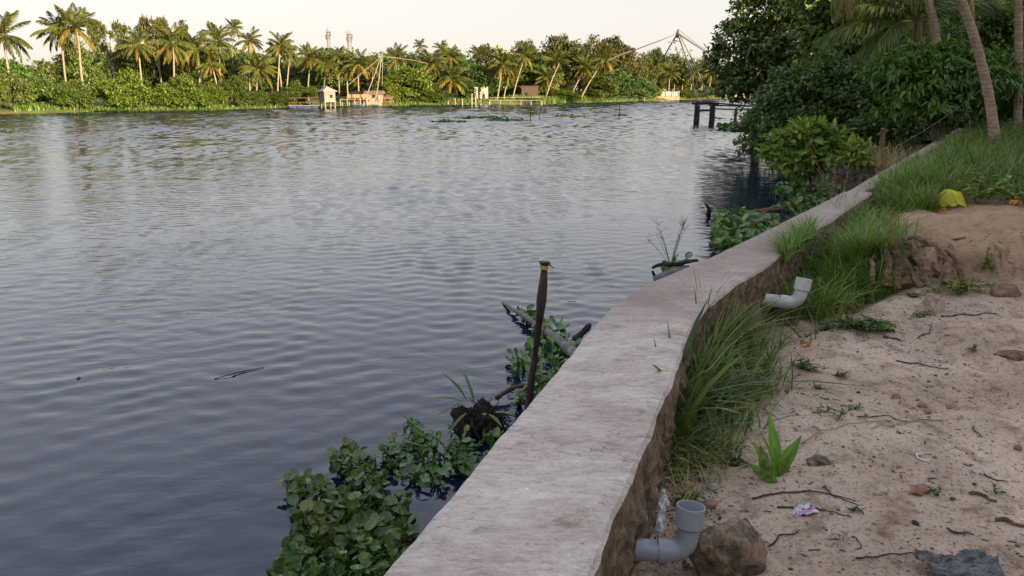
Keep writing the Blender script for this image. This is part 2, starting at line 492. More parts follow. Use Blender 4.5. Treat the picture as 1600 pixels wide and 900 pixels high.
def mat_wall_top():
    m, nt, b, o = new_mat('wall_top')
    v = coords(nt, (1, 1.9, 1), (0, 0, R(-8)))
    s1 = noise(nt, v, 3.4, 12, .82, .25)
    s2 = noise(nt, coords(nt, (1.2, 5.5, 1), (0, 0, 0)), 11, 7, .75, .3)
    s3 = noise(nt, coords(nt), .8, 3, .5)
    fine = noise(nt, coords(nt), 70, 3, .6)
    c = ramp(nt, s1, [(.30, (.22, .155, .125)), (.41, (.46, .365, .305)), (.53, (.62, .52, .45)), (.70, (.75, .66, .59))])
    c = mixc(nt, .55, c, ramp(nt, s2, [(.32, (.45, .37, .34)), (.5, (1, 1, 1))]), 'MULTIPLY')
    c = mixc(nt, ramp(nt, s3, [(.5, (0, 0, 0)), (.75, (.45, .45, .45))]), c, (.27, .195, .165))
    # hairline cracks and exposed grit
    dv = N_(nt, 'ShaderNodeVectorMath', operation='ADD'); nz = N_(nt, 'ShaderNodeTexNoise'); nz.inputs['Scale'].default_value = 3.0; nz.inputs['Detail'].default_value = 5
    o3 = coords(nt, (.9, 1.5, 1)); nt.links.new(o3, nz.inputs['Vector']); nt.links.new(o3, dv.inputs[0]); nt.links.new(nz.outputs['Color'], dv.inputs[1])
    vo = N_(nt, 'ShaderNodeTexVoronoi', feature='DISTANCE_TO_EDGE'); vo.inputs['Scale'].default_value = 1.15; nt.links.new(dv.outputs[0], vo.inputs['Vector'])
    crk = ramp(nt, vo.outputs['Distance'], [(.0, (.35, .3, .28)), (.006, (1, 1, 1))])
    c = mixc(nt, ramp(nt, s3, [(.42, (0, 0, 0)), (.55, (.8, .8, .8))]), c, mixc(nt, 1.0, c, crk, 'MULTIPLY'))
    gr = noise(nt, coords(nt), 38, 3, .6)
    c = mixc(nt, .7, c, ramp(nt, gr, [(.28, (.45, .38, .34)), (.37, (1, 1, 1)), (.66, (1, 1, 1)), (.74, (1.3, 1.3, 1.3))]), 'MULTIPLY')
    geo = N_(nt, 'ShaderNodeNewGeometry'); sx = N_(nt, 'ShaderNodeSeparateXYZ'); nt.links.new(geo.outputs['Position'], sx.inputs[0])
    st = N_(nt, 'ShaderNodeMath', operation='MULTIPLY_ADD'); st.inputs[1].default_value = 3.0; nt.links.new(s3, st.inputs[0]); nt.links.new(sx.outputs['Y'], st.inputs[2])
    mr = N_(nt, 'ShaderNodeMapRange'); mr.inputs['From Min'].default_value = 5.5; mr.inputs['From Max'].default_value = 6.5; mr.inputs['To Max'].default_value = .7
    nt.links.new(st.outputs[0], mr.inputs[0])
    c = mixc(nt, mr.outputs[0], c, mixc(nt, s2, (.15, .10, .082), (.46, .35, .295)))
    c = mixc(nt, .25, c, ramp(nt, fine, [(.35, (.5, .5, .5)), (.5, (1, 1, 1))]), 'MULTIPLY')
    nt.links.new(c, b.inputs['Base Color']); b.inputs['Roughness'].default_value = .9; b.inputs['Specular IOR Level'].default_value = .2
    n1 = bump(nt, b, s2, .35, .012)
    bump(nt, b, fine, .35, .004, n1)
    return m
M['wall_top'] = mat_wall_top()

def mat_wall_side():
    m, nt, b, o = new_mat('wall_side')
    v = coords(nt, (1, 1, .8))
    s1 = noise(nt, v, 9, 9, .72, .5); s2 = noise(nt, v, 34, 5, .75)
    c = ramp(nt, s1, [(.3, (.075, .055, .042)), (.48, (.24, .165, .105)), (.62, (.37, .275, .185)), (.75, (.44, .37, .3))])
    c = mixc(nt, .6, c, ramp(nt, s2, [(.35, (.35, .3, .27)), (.52, (1, 1, 1))]), 'MULTIPLY')
    nt.links.new(c, b.inputs['Base Color']); b.inputs['Roughness'].default_value = .95; b.inputs['Specular IOR Level'].default_value = .1
    n1 = bump(nt, b, s1, .8, .05); bump(nt, b, s2, .6, .012, n1)
    return m
M['wall_side'] = mat_wall_side()

def mat_rock():
    m, nt, b, o = new_mat('rock')
    v = coords(nt)
    s1 = noise(nt, v, 16, 8, .7, .4); s2 = noise(nt, v, 70, 5, .7); s3 = noise(nt, v, 9, 4, .6)
    c = ramp(nt, s1, [(.36, (.07, .05, .036)), (.5, (.21, .15, .095)), (.6, (.40, .29, .185))])
    c = mixc(nt, ramp(nt, s3, [(.54, (0, 0, 0)), (.6, (.9, .9, .9))]), c, (.38, .24, .15))
    c = mixc(nt, .5, c, ramp(nt, s2, [(.35, (.4, .4, .4)), (.5, (1, 1, 1))]), 'MULTIPLY')
    nt.links.new(c, b.inputs['Base Color']); b.inputs['Roughness'].default_value = .9
    n1 = bump(nt, b, s1, .7, .03); bump(nt, b, s2, .6, .01, n1)
    return m
M['rock'] = mat_rock()

def mat_far_ground():
    m, nt, b, o = new_mat('far_ground')
    v = coords(nt)
    s = noise(nt, v, .25, 5); s2 = noise(nt, v, 2.0, 4)
    c = ramp(nt, s, [(.38, (.16, .1, .06)), (.5, (.1, .12, .03)), (.62, (.13, .17, .04))])
    c = mixc(nt, .5, c, ramp(nt, s2, [(.3, (.45, .45, .45)), (.55, (1, 1, 1))]), 'MULTIPLY')
    nt.links.new(c, b.inputs['Base Color']); b.inputs['Roughness'].default_value = .95
    bump(nt, b, s2, .6, .2)
    return m
M['far_ground'] = mat_far_ground()

def mat_water():
    m, nt, b, o = new_mat('water')
    b.inputs['Base Color'].default_value = (.003, .011, .038, 1)
    b.inputs['Roughness'].default_value = .13
    b.inputs['IOR'].default_value = 1.62
    warp = noise(nt, coords(nt, (1, 1, 1)), .3, 3)
    def train(rz, sx, sy, sc, detail, dist):
        tc = N_(nt, 'ShaderNodeTexCoord'); mp = N_(nt, 'ShaderNodeMapping', vector_type='TEXTURE')
        mp.inputs['Scale'].default_value = (1 / sx, 1 / sy, 1); mp.inputs['Rotation'].default_value = (0, 0, rz)
        nt.links.new(tc.outputs['Object'], mp.inputs[0])
        return noise(nt, mp.outputs[0], sc, detail, .5, dist)
    a = train(R(27), .3, 1, 2.6, 2, .3)
    c = train(R(-38), .3, 1, 3.1, 2, .3)
    f = train(R(4), .4, 1, 9.0, 3, .2)
    big = train(R(-8), .4, 1, .45, 2, .4)
    def ma(x, k, y=None):
        n = N_(nt, 'ShaderNodeMath', operation='MULTIPLY_ADD'); nt.links.new(x, n.inputs[0]); n.inputs[1].default_value = k
        if y is None: n.inputs[2].default_value = 0
        else: nt.links.new(y, n.inputs[2])
        return n.outputs[0]
    h = ma(a, .28, ma(c, .28, ma(f, .14, ma(big, .9))))
    # calm and ruffled patches
    bp = N_(nt, 'ShaderNodeBump'); bp.inputs['Distance'].default_value = .052
    st = N_(nt, 'ShaderNodeMapRange'); st.inputs['From Min'].default_value = .38; st.inputs['From Max'].default_value = .62
    st.inputs['To Min'].default_value = .35; st.inputs['To Max'].default_value = 1.15
    # sheltered by the wall near the bank, wind-roughened out in the open river
    geo = N_(nt, 'ShaderNodeNewGeometry'); sx = N_(nt, 'ShaderNodeSeparateXYZ'); nt.links.new(geo.outputs['Position'], sx.inputs[0])
    ro = N_(nt, 'ShaderNodeMapRange'); nt.links.new(sx.outputs['Y'], ro.inputs[0])
    ro.inputs['From Min'].default_value = 6; ro.inputs['From Max'].default_value = 45
    ro.inputs['To Min'].default_value = .07; ro.inputs['To Max'].default_value = .09
    nt.links.new(ro.outputs[0], b.inputs['Roughness'])
    fl = N_(nt, 'ShaderNodeMapRange'); nt.links.new(sx.outputs['Y'], fl.inputs[0])
    fl.inputs['From Min'].default_value = 6; fl.inputs['From Max'].default_value = 40
    fl.inputs['To Min'].default_value = 1.0; fl.inputs['To Max'].default_value = .22
    mu = N_(nt, 'ShaderNodeMath', operation='MULTIPLY'); nt.links.new(fl.outputs[0], mu.inputs[0]); nt.links.new(st.outputs[0], mu.inputs[1])
    nt.links.new(warp, st.inputs[0]); nt.links.new(mu.outputs[0], bp.inputs['Strength'])
    nt.links.new(h, bp.inputs['Height']); nt.links.new(bp.outputs[0], b.inputs['Normal'])
    return m
M['water'] = mat_water()

# ------------------------------------------------------------------ the setting: river, banks, ground
WT = 1.25                                               # wall top above the water
LY = [-30, 1.7, 4.22, 4.30, 4.47, 4.86, 5.38, 6.8, 8.88, 12.9, 20.88, 26]
LX = [-11.9, -.36, .57, .61, .71, .95, 1.37, 2.39, 3.85, 6.53, 11.88, 15.3]
RY = [-30, 1.73, 2.94, 3.86, 4.27, 4.81, 5.22, 5.66, 6.40, 7.11, 8.10, 9.34, 9.36, 12.9, 20.88, 26]
RX = [-11.2, .22, .665, .985, 1.19, 1.52, 1.83, 2.09, 2.55, 3.07, 3.73, 4.57, 4.44, 6.86, 12.2, 15.9]
XL = lambda y: np.interp(y, LY, LX)
XR = lambda y: np.interp(y, RY, RX)

def river():
    """the river surface: real waves, low in the lee of the wall and steeper out in the open"""
    r = np.random.default_rng(4)
    ys = [-6.0]
    while ys[-1] < 300:
        y = ys[-1]
        ys.append(y + (.3 if y < 2.5 else max(.055, .0023 * y)))
    ys = np.array(ys); u = np.linspace(-1, .62, 270)
    X = u[:, None] * (.8 * np.abs(ys)[None] + 6); Y = np.repeat(ys[None], len(u), 0)
    sp = np.maximum(.055, .0023 * np.abs(ys))
    lam = np.exp(r.uniform(math.log(.2), math.log(3.2), 110)); th = R(90) + r.choice([-1, 1], 110) * R(27) + r.normal(size=110) * R(17); ph = r.random(110) * 6.283
    W = np.stack([sstep(3.0, 5.0, l / sp) * sstep(0, 1, (7 - l / sp) / 3 + .3) for l in lam])      # which waves each row carries
    W = W / np.sqrt((W ** 2).sum(0) + 1e-6)
    slope = np.interp(ys, [2, 6, 12, 25, 40, 100], [.072, .08, .085, .105, .13, .17])
    Z = 0
    gust = .8 + .7 * fbm(X * .05, Y * .03, 3) + .9 * fbm(X * .35 + 7, Y * .22, 3)
    for l, t, p, w in zip(lam, th, ph, W):
        k = 2 * math.pi / l
        Z = Z + np.sin(k * (X * math.cos(t) + Y * math.sin(t)) + p) * (w * slope * math.sqrt(2) / k)[None]
    Z = Z * np.clip(gust, np.where(Y > 20, .62, .35), 1.4)
    n, m = X.shape
    i = np.arange(n - 1)[:, None] * m; j = np.arange(m - 1)[None]
    q = np.stack([i + j, i + m + j, i + m + j + 1, i + j + 1], -1).reshape(-1, 4)
    MB().add(np.stack([X, Y, Z], -1), [q]).build('river_water', M['water'], smooth=True, kind='structure', label='rippled river water reflecting the evening sky')
river()
me = MB().add(np.array([(-900, -700, -.16), (900, -700, -.16), (900, 1100, -.16), (-900, 1100, -.16)], float), [np.array([(0, 1, 2, 3)])])
me.build('river_water', M['water'], kind='structure', label='river water beyond the picture')
me = MB().add(np.array([(-1500, -1500, -2.5), (1500, -1500, -2.5), (1500, 1500, -2.5), (-1500, 1500, -2.5)], float), [np.array([(0, 1, 2, 3)])])
me.build('river_bed', M['far_ground'], kind='structure')

def near_h(x, y):
    x = np.asarray(x, float); y = np.asarray(y, float)
    d = (x - XR(y)) * np.where(y < 4.3, .94, .82)
    z = .885 + .05 * fbm(x * .7 + 3, y * .7, 3) + .045 * fbm(x * 2.3, y * 2.3 + 8, 3) + .036 * fbm(x * 6, y * 6, 4, 2.1, .55)
    tw = np.interp(y, [0, 2.4, 3.4, 4.5, 5.0, 6.0, 7.4, 9], [.3, .34, .3, .25, .6, .85, .5, .2])
    td = np.interp(y, [0, 2.0, 2.6, 3.5, 4.4, 4.9, 6.0, 7.6, 9], [.1, .12, .05, -.02, .0, .13, .16, .12, .0])
    z = z - td * (1 - sstep(tw * .55, tw * 1.15, d + .06 * fbm(x * 5, y * 5 + 40, 2)))
    k = y + .55 * fbm(x * 1.4 + 20, y * 1.4, 3) - .25 * np.clip(x - 4.6, 0, 2)
    up = sstep(6.22, 6.5, k + .45 * np.abs(fbm(x * 4.5, y * 4.5, 4, 2.1, .6))) * sstep(.15, .5, d)
    z = z + up * (.28 + .08 * fbm(x * 3, y * 3 + 5, 4) - .10 * sstep(.02, .22, np.abs(fbm(x * 2.6 + 9, y * 1.2, 3))) * sstep(8.2, 6.6, y))
    z = z + .12 * sstep(8.6, 10.5, y) * sstep(-.3, .3, d) + .14 * sstep(7.5, 9.3, y) * (1 - up)
    z = z + .35 * sstep(13, 30, y) + .5 * sstep(12, 40, x)
    return np.where(y > 9.4, np.minimum(z, WT - .03 + np.clip(d, 0, 9) * .2), z)

def grid_axis(segs):
    out = [segs[0][0]]
    for a, b, s in segs:
        n = max(1, int(round((b - a) / s)))
        out += list(np.linspace(a, b, n + 1)[1:])
    return np.array(out)
gx = grid_axis([(-12, -1, .5), (-1, 0, .1), (0, 6.6, .032), (6.6, 9, .12), (9, 20, .6), (20, 60, 4), (60, 400, 40), (400, 1500, 200)])
gy = grid_axis([(-200, -30, 15), (-30, 0, 2), (0, 1.6, .1), (1.6, 9.6, .032), (9.6, 12, .1), (12, 24, .4), (24, 40, 1), (40, 100, 5), (100, 1000, 60)])
GX, GY = np.meshgrid(gx, gy, indexing='ij')
GZ = near_h(GX, GY)
bank_edge = np.interp(GY, [-200, -30, 26, 40, 62, 80, 140, 210, 300, 1000], [-70, -11.5, 15.5, 18, 22, 28, 60, 110, 170, 600])
midw = np.where(GY < 26, (XL(GY) + XR(GY)) / 2, bank_edge)
keep = (GX > midw - .05)
GZ = np.where((GY >= 26) & (GX < bank_edge + 1.5), np.minimum(GZ, .2 + .5 * np.clip(GX - bank_edge, 0, 3)), GZ)
nx, ny = GX.shape
idx = np.arange(nx * ny).reshape(nx, ny)
kq = keep[:-1, :-1] & keep[1:, :-1] & keep[1:, 1:] & keep[:-1, 1:]
q = np.stack([idx[:-1, :-1], idx[1:, :-1], idx[1:, 1:], idx[:-1, 1:]], -1)[kq]
used, inv = np.unique(q.ravel(), return_inverse=True)
Vg = np.stack([GX.ravel(), GY.ravel(), GZ.ravel()], 1)[used]
MB().add(Vg, [inv.reshape(-1, 4)]).build('ground', M['sand'], smooth=True, kind='structure', label='sandy bank of the near shore')

def H(x, y):
    return float(near_h(np.array([x]), np.array([y]))[0])
def gnd(px, py, it=6):                                    # where a line of sight meets the near bank
    z = .9
    for _ in range(it):
        p = G(px, py, z); z = H(p[0], p[1])
    return G(px, py, z)

# mud shelf on the water side, under the mangroves past the wall's bend
ys = np.concatenate([np.linspace(12.6, 40, 90), np.linspace(41, 300, 150)])
ex = np.interp(ys, [12.6, 15.5, 19.5, 26, 32, 42, 55, 62, 80, 140, 210, 300], [6.2, 7.9, 8.2, 9.6, 11.2, 14.5, 18.5, 20, 26, 55, 105, 165]) + .35 * fbm(ys * .6, ys * 0, 3)
offs = np.array([-.8, 0, .5, 1.5, 4, 9, 16, 60]); zz = np.array([-.6, .03, .12, .2, .28, .32, .34, .36])
V = np.stack([ex[:, None] + offs[None], np.repeat(ys[:, None], len(offs), 1), np.repeat(zz[None], len(ys), 0) + .05 * fbm(ex[:, None] * 3 + offs[None], ys[:, None] * 2, 2)], -1)
i = np.arange(len(ys) - 1)[:, None] * len(offs); j = np.arange(len(offs) - 1)[None]
MB().add(V, [np.stack([i + j, i + j + 1, i + len(offs) + j + 1, i + len(offs) + j], -1).reshape(-1, 4)]).build('mud_bank', mat_simple('mud', (.03, .024, .018), (.08, .06, .045), 3, .7, .6, .05), smooth=True, kind='structure')

# far bank
SHPX = [-200, 0, 150, 300, 460, 600, 700, 850, 900, 1040, 1170, 1320]
SHPY = [184, 178, 175, 172, 168, 166, 164, 163, 161, 157, 154, 151]
shore = [(-120, -160), (-95, -40), (-75, 20)] + [tuple(G(a, b, 0)[:2]) for a, b in zip(SHPX, SHPY)] + [(230, 400), (500, 700)]
shore = np.array(shore)
sl = np.concatenate(([0], np.cumsum(np.linalg.norm(np.diff(shore, axis=0), axis=1))))
ss = np.concatenate([np.linspace(0, sl[2], 20)[:-1], np.linspace(sl[2], sl[-3], 320), np.linspace(sl[-3], sl[-1], 10)[1:]])
sx = np.interp(ss, sl, shore[:, 0]); sy = np.interp(ss, sl, shore[:, 1])
wobx = .8 * fbm(ss * .25, ss * 0 + 3, 4)
offs = np.array([-2, 0, .35, 1.5, 4, 9, 20, 60, 250, 1500]); zz = np.array([-.8, .0, .28, .45, .6, .75, .9, 1.1, 1.5, 1.5])
V = np.stack([sx[:, None] - .7 * (offs[None] + wobx[:, None]), sy[:, None] + .71 * (offs[None] + wobx[:, None]),
              zz[None] * (1 + .5 * fbm(ss[:, None] * .5 + 0 * offs, offs[None] * .7 + 0 * ss[:, None], 3))], -1)
i = np.arange(len(ss) - 1)[:, None] * len(offs); j = np.arange(len(offs) - 1)[None]
MB().add(V, [np.stack([i + j, i + j + 1, i + len(offs) + j + 1, i + len(offs) + j], -1).reshape(-1, 4)]).build('far_bank', M['far_ground'], smooth=True, kind='structure', label='low bank on the far side of the river')

def shoreY(px):
    py = np.interp(px, SHPX, SHPY)
    return float(G(px, py, 0)[1])

# ------------------------------------------------------------------ the concrete wall along the water
def build_wall():
    y1 = np.concatenate([np.linspace(-30, 1.2, 40)[:-1], np.arange(1.2, 9.36, .035)])
    y2 = np.arange(9.40, 26, .15)
    root = empty('retaining_wall', (float(XL(2.5)), 2.5, 0), 'low weathered concrete wall running along the water from the foreground', 'wall')
    root_loc = np.array(root.location)
    for part, (yy, top, nm) in enumerate(((y1, WT, 'wall_section'), (y2, WT - .03, 'wall_section'))):
        xl = XL(yy); xr = XR(yy)
        tl = np.stack([xl, yy], 1); tr_ = np.stack([xr, yy], 1)
        # right edge is matched along the wall's own direction
        ang = np.where(yy < 4.2, .35, .62)
        sh = np.clip((yy - 3.6) / 1.2, 0, 1)
        ji = fbm(yy * 6, yy * 0 + 2, 4)
        lj = .012 * fbm(yy * 9, yy * 0 + 7, 3)
        sec = []
        u = np.linspace(0, 1, 9)
        nrow = len(yy)
        rj = .006 * fbm(yy * 2.0, yy * 0 + 2, 3) + .008 * fbm(yy * 9, yy * 0, 3)
        wv = xr + rj * 1.0 - (xl + lj)
        rows = []
        rows.append(np.stack([xl - .05, yy, np.full(nrow, -1.2)], 1))
        rows.append(np.stack([xl - .015, yy, np.full(nrow, top - .35)], 1))
        rows.append(np.stack([xl + lj, yy, np.full(nrow, top - .03)], 1))
        rows.append(np.stack([xl + lj + .02, yy, np.full(nrow, top - .004)], 1))
        for k in (.15, .35, .55, .75, .9):
            x = xl + lj + wv * k
            rows.append(np.stack([x, yy, top + .012 * fbm(x * 4, yy * 4, 3)], 1))
        xe = xl + lj + wv
        rows.append(np.stack([xe - .015, yy, top - .006 + .01 * fbm(yy * 20, yy * 0 + 9, 2)], 1))
        for k, z in enumerate([top - q_ for q_ in (.02, .04, .065, .09, .115, .14, .17, .20, .23, .26, .29, .32, .36, .40, .45, .8)]):
            bul = .06 * fbm(yy * 4 + 3, np.full(nrow, z * 4), 5, 2.1, .6) + .04 * fbm(yy * 15, np.full(nrow, z * 15), 4, 2.1, .6) - .004 * k
            bul = bul * min(1, .12 + k * .12) + np.where(yy < 3.2, .006, .003) * k
            rows.append(np.stack([xe + bul * .9, yy, np.full(nrow, z)], 1))
        A = np.stack(rows, 1); m = A.shape[1]
        i = np.arange(nrow - 1)[:, None] * m; j = np.arange(m - 1)[None]
        q = np.stack([i + j, i + j + 1, i + m + j + 1, i + m + j], -1).reshape(-1, 4)
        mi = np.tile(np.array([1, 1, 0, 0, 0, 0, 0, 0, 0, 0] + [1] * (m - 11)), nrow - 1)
        V = A.reshape(-1, 3) - root_loc
        mb = MB(); mb.V.append(V); mb.n = len(V)
        mb.F.append(q); mb.var.append(np.full(len(q), .5)); mb.mi.append(mi)
        for e in (0, nrow - 1):
            f = np.arange(m) + e * m
            mb.F.append((f if e else f[::-1])[None]); mb.var.append(np.array([.5])); mb.mi.append(np.array([1]))
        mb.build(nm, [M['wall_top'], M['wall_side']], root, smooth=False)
build_wall()

# ------------------------------------------------------------------ palms
def frond_curve(n, start, end, L=1.0):
    a = np.linspace(start, end, n); a = R(1) * a
    st = L / (n - 1)
    x = np.concatenate(([0], np.cumsum(np.cos(a[:-1]) * st))); z = np.concatenate(([0], np.cumsum(np.sin(a[:-1]) * st)))
    return np.stack([x, np.zeros(n), z], 1)

def frond_mesh(name, mat, start, end, pairs, ll, w, seed, hang=.5, stalk=.12, rw=.012):
    r = np.random.default_rng(seed)
    C = frond_curve(14, start, end)
    mb = MB()
    V, F = tube(C, np.linspace(rw, rw * .25, 14), 4); mb.add(V, F, .8)
    t = np.linspace(stalk, .985, pairs)
    tt = np.linspace(0, 1, 14)
    P = np.stack([np.interp(t, tt, C[:, k]) for k in range(3)], 1)
    T = nrm(np.gradient(P, axis=0))
    prof = ll * (np.sin(np.clip((t - stalk) / (1 - stalk), 0, 1) * math.pi * .86 + .28) * .85 + .12)
    for s in (-1, 1):
        A = T * (.45 + .7 * t[:, None] ** 2) + np.array((0, s, 0)) * (1 - .45 * t[:, None]) + np.array((0, 0, -1)) * (hang + .25 * r.random((pairs, 1)))
        A = A + r.normal(size=A.shape) * .08
        N = T * -.2 + np.array((0, s * .25, 1.0)) + r.normal(size=A.shape) * .15
        V, F = leaves(P, A, N, prof * (.85 + .3 * r.random(pairs)), w, 'dia', 0, .18)
        mb.add(V, F, r.random(pairs))
    return mb.mesh(name, mat)

FR = {'up': [frond_mesh('frond', M['frond_far'], 30, -20, 28, .30, .036, 1, .3), frond_mesh('frond', M['frond_far'], 34, -38, 28, .30, .036, 2, .35)],
      'mid': [frond_mesh('frond', M['frond_far'], 18, -50, 28, .30, .036, 3, .55), frond_mesh('frond', M['frond_far'], 12, -62, 28, .28, .036, 4, .65)],
      'low': [frond_mesh('frond', M['frond_gold'], 0, -65, 26, .26, .036, 5, .8), frond_mesh('frond', M['frond_far'], 0, -75, 26, .26, .036, 6, .8)]}
FRN = {'up': [frond_mesh('frond', M['frond_near'], 30, -30, 54, .25, .024, 11, .35), frond_mesh('frond', M['frond_near'], 25, -45, 54, .25, .024, 12, .4)],
       'mid': [frond_mesh('frond', M['frond_near'], 15, -45, 54, .25, .024, 13, .5), frond_mesh('frond', M['frond_near'], 10, -55, 54, .24, .024, 14, .6)],
       'low': [frond_mesh('frond', M['frond_dry'], 0, -70, 46, .24, .017, 15, .9), frond_mesh('frond', M['frond_near'], 0, -70, 56, .25, .017, 16, .9)]}

def palm(base, top, L, label, group, r0, r1, nf=17, lib=FR, bark='palm_bark_far', lowfrac=.3, bow=.06, seed=0, seg=7, nuts=True, crown=True):
    r = random.Random(seed * 13 + 5)
    base = np.asarray(base, float); top = np.asarray(top, float)
    root = empty('coconut_palm', base, label, 'palm tree', group)
    h = top - base
    t = np.linspace(0, 1, 14)[:, None]
    lean = np.array((h[0], h[1], 0))
    C = h * t + lean * (-bow * 4 * t * (1 - t)) + np.array((r.uniform(-1, 1), 0, 0)) * .02 * h[2] * np.sin(t * 5)
    rad = np.interp(t[:, 0], [0, .06, .2, 1], [r0 * 1.5, r0 * 1.12, r0, r1])
    V, F = tube(C, rad, seg, True, .06 if seg < 10 else .03)
    MB().add(V, F).build('trunk', M[bark], root, smooth=True)
    if not crown:
        return root
    if nuts:
        mb = MB()
        for k in range(7):
            a = k * 2 * math.pi / 7
            s = L * .055
            c = h + np.array((math.cos(a), math.sin(a), 0)) * L * .08 + np.array((0, 0, -L * .07 - .03 * L * (k % 2)))
            tt = np.linspace(-1, 1, 6)[:, None]
            V, F = tube(c + tt * np.array((0, 0, s)), s * .85 * np.sqrt(np.clip(1 - np.linspace(-1, 1, 6) ** 2, .03, 1)), 7)
            mb.add(V, F, k / 7)
        mb.build('coconuts', M['frond_gold'], root, smooth=True)
    for k in range(nf):
        u = k / (nf - 1)
        if u < .38: kind, el = 'up', r.uniform(18, 62)
        elif u < 1 - lowfrac: kind, el = 'mid', r.uniform(-8, 25)
        else: kind, el = 'low', r.uniform(-30, -5)
        me = r.choice(lib[kind])
        a = k * 2.399963 + r.uniform(-.25, .25)
        s = L * r.uniform(.85, 1.1)
        put('frond', me, root, loc=h, rot=(r.uniform(-.25, .25), -R(el), a), scale=s)
    return root

# ------------------------------------------------------------------ broadleaf trees, reusable forms one unit high
def tree_form(seed, kind, n):
    r = np.random.default_rng(seed)
    blobs = []
    if kind == 'dome':
        blobs.append(((0, 0, .42), (.42, .42, .40)))
        blobs[0] = ((0, 0, .36), (.36, .36, .32))
        for k in range(15):
            a = r.random() * 6.283; d = .16 + .34 * r.random(); z = .12 + .70 * r.random() * (1.15 - d * 1.4)
            s = .12 + .11 * r.random()
            blobs.append(((math.cos(a) * d, math.sin(a) * d, z), (s, s, s * .85)))
        trunk_h = .35
    elif kind == 'tall':
        for k in range(13):
            a = r.random() * 6.283; d = .12 + .33 * r.random(); z = .42 + .48 * r.random() * (1.05 - d)
            s = .12 + .11 * r.random()
            blobs.append(((math.cos(a) * d, math.sin(a) * d, z), (s, s, s * .8)))
        blobs.append(((0, 0, .72), (.26, .26, .26)))
        trunk_h = .6
    elif kind == 'sparse':
        for k in range(15):
            a = r.random() * 6.283; d = .1 + .4 * r.random(); z = .4 + .55 * r.random()
            s = .07 + .07 * r.random()
            blobs.append(((math.cos(a) * d, math.sin(a) * d, z), (s, s, s * .8)))
        trunk_h = .75
    mb = MB()
    L = {'dome': .052, 'tall': .046, 'sparse': .045}[kind]
    foliage(mb, blobs, n, L, L * .62, k=9 if kind != 'sparse' else 9, spread=.24, r=r, fill=.22 if kind != 'sparse' else .15)
    crown = mb.mesh('crown', M['leaf_far'])
    tb = MB()
    C = bend((0, 0, -.04), (r.normal() * .03, r.normal() * .03, trunk_h), 0, 7, (r.normal() * .02, r.normal() * .02, 0))
    V, F = tube(C, np.linspace(.03, .014, 7), 7); tb.add(V, F)
    for b in blobs[:10]:
        k = 2 + int(r.random() * 4)
        V, F = tube(bend(C[k], b[0], .02, 5), np.linspace(.011, .004, 5), 5); tb.add(V, F)
    return crown, tb.mesh('trunk', M['bark_pale' if kind == 'sparse' else 'bark'])

FORMS = {'dome': [tree_form(s, 'dome', 9000) for s in (21, 22, 23)],
         'tall': [tree_form(s, 'tall', 8000) for s in (31, 32, 33)],
         'sparse': [tree_form(s, 'sparse', 4200) for s in (41, 42)]}

def tree(base, height, half, kind, mat, label, seed, name='tree', cat='tree', group='trees on the far bank'):
    r = random.Random(seed)
    crown, trunk = FORMS[kind][seed % len(FORMS[kind])]
    s = half / .56
    root = empty(name, base, label, cat, group, rot=(0, 0, r.uniform(0, 6.28)), scale=(s, s * r.uniform(.85, 1.1), height / .97))
    put('trunk', trunk, root)
    c = put('crown', crown, root)
    if mat != 'leaf_far':
        c.material_slots[0].link = 'OBJECT'; c.material_slots[0].material = M[mat]
    return root

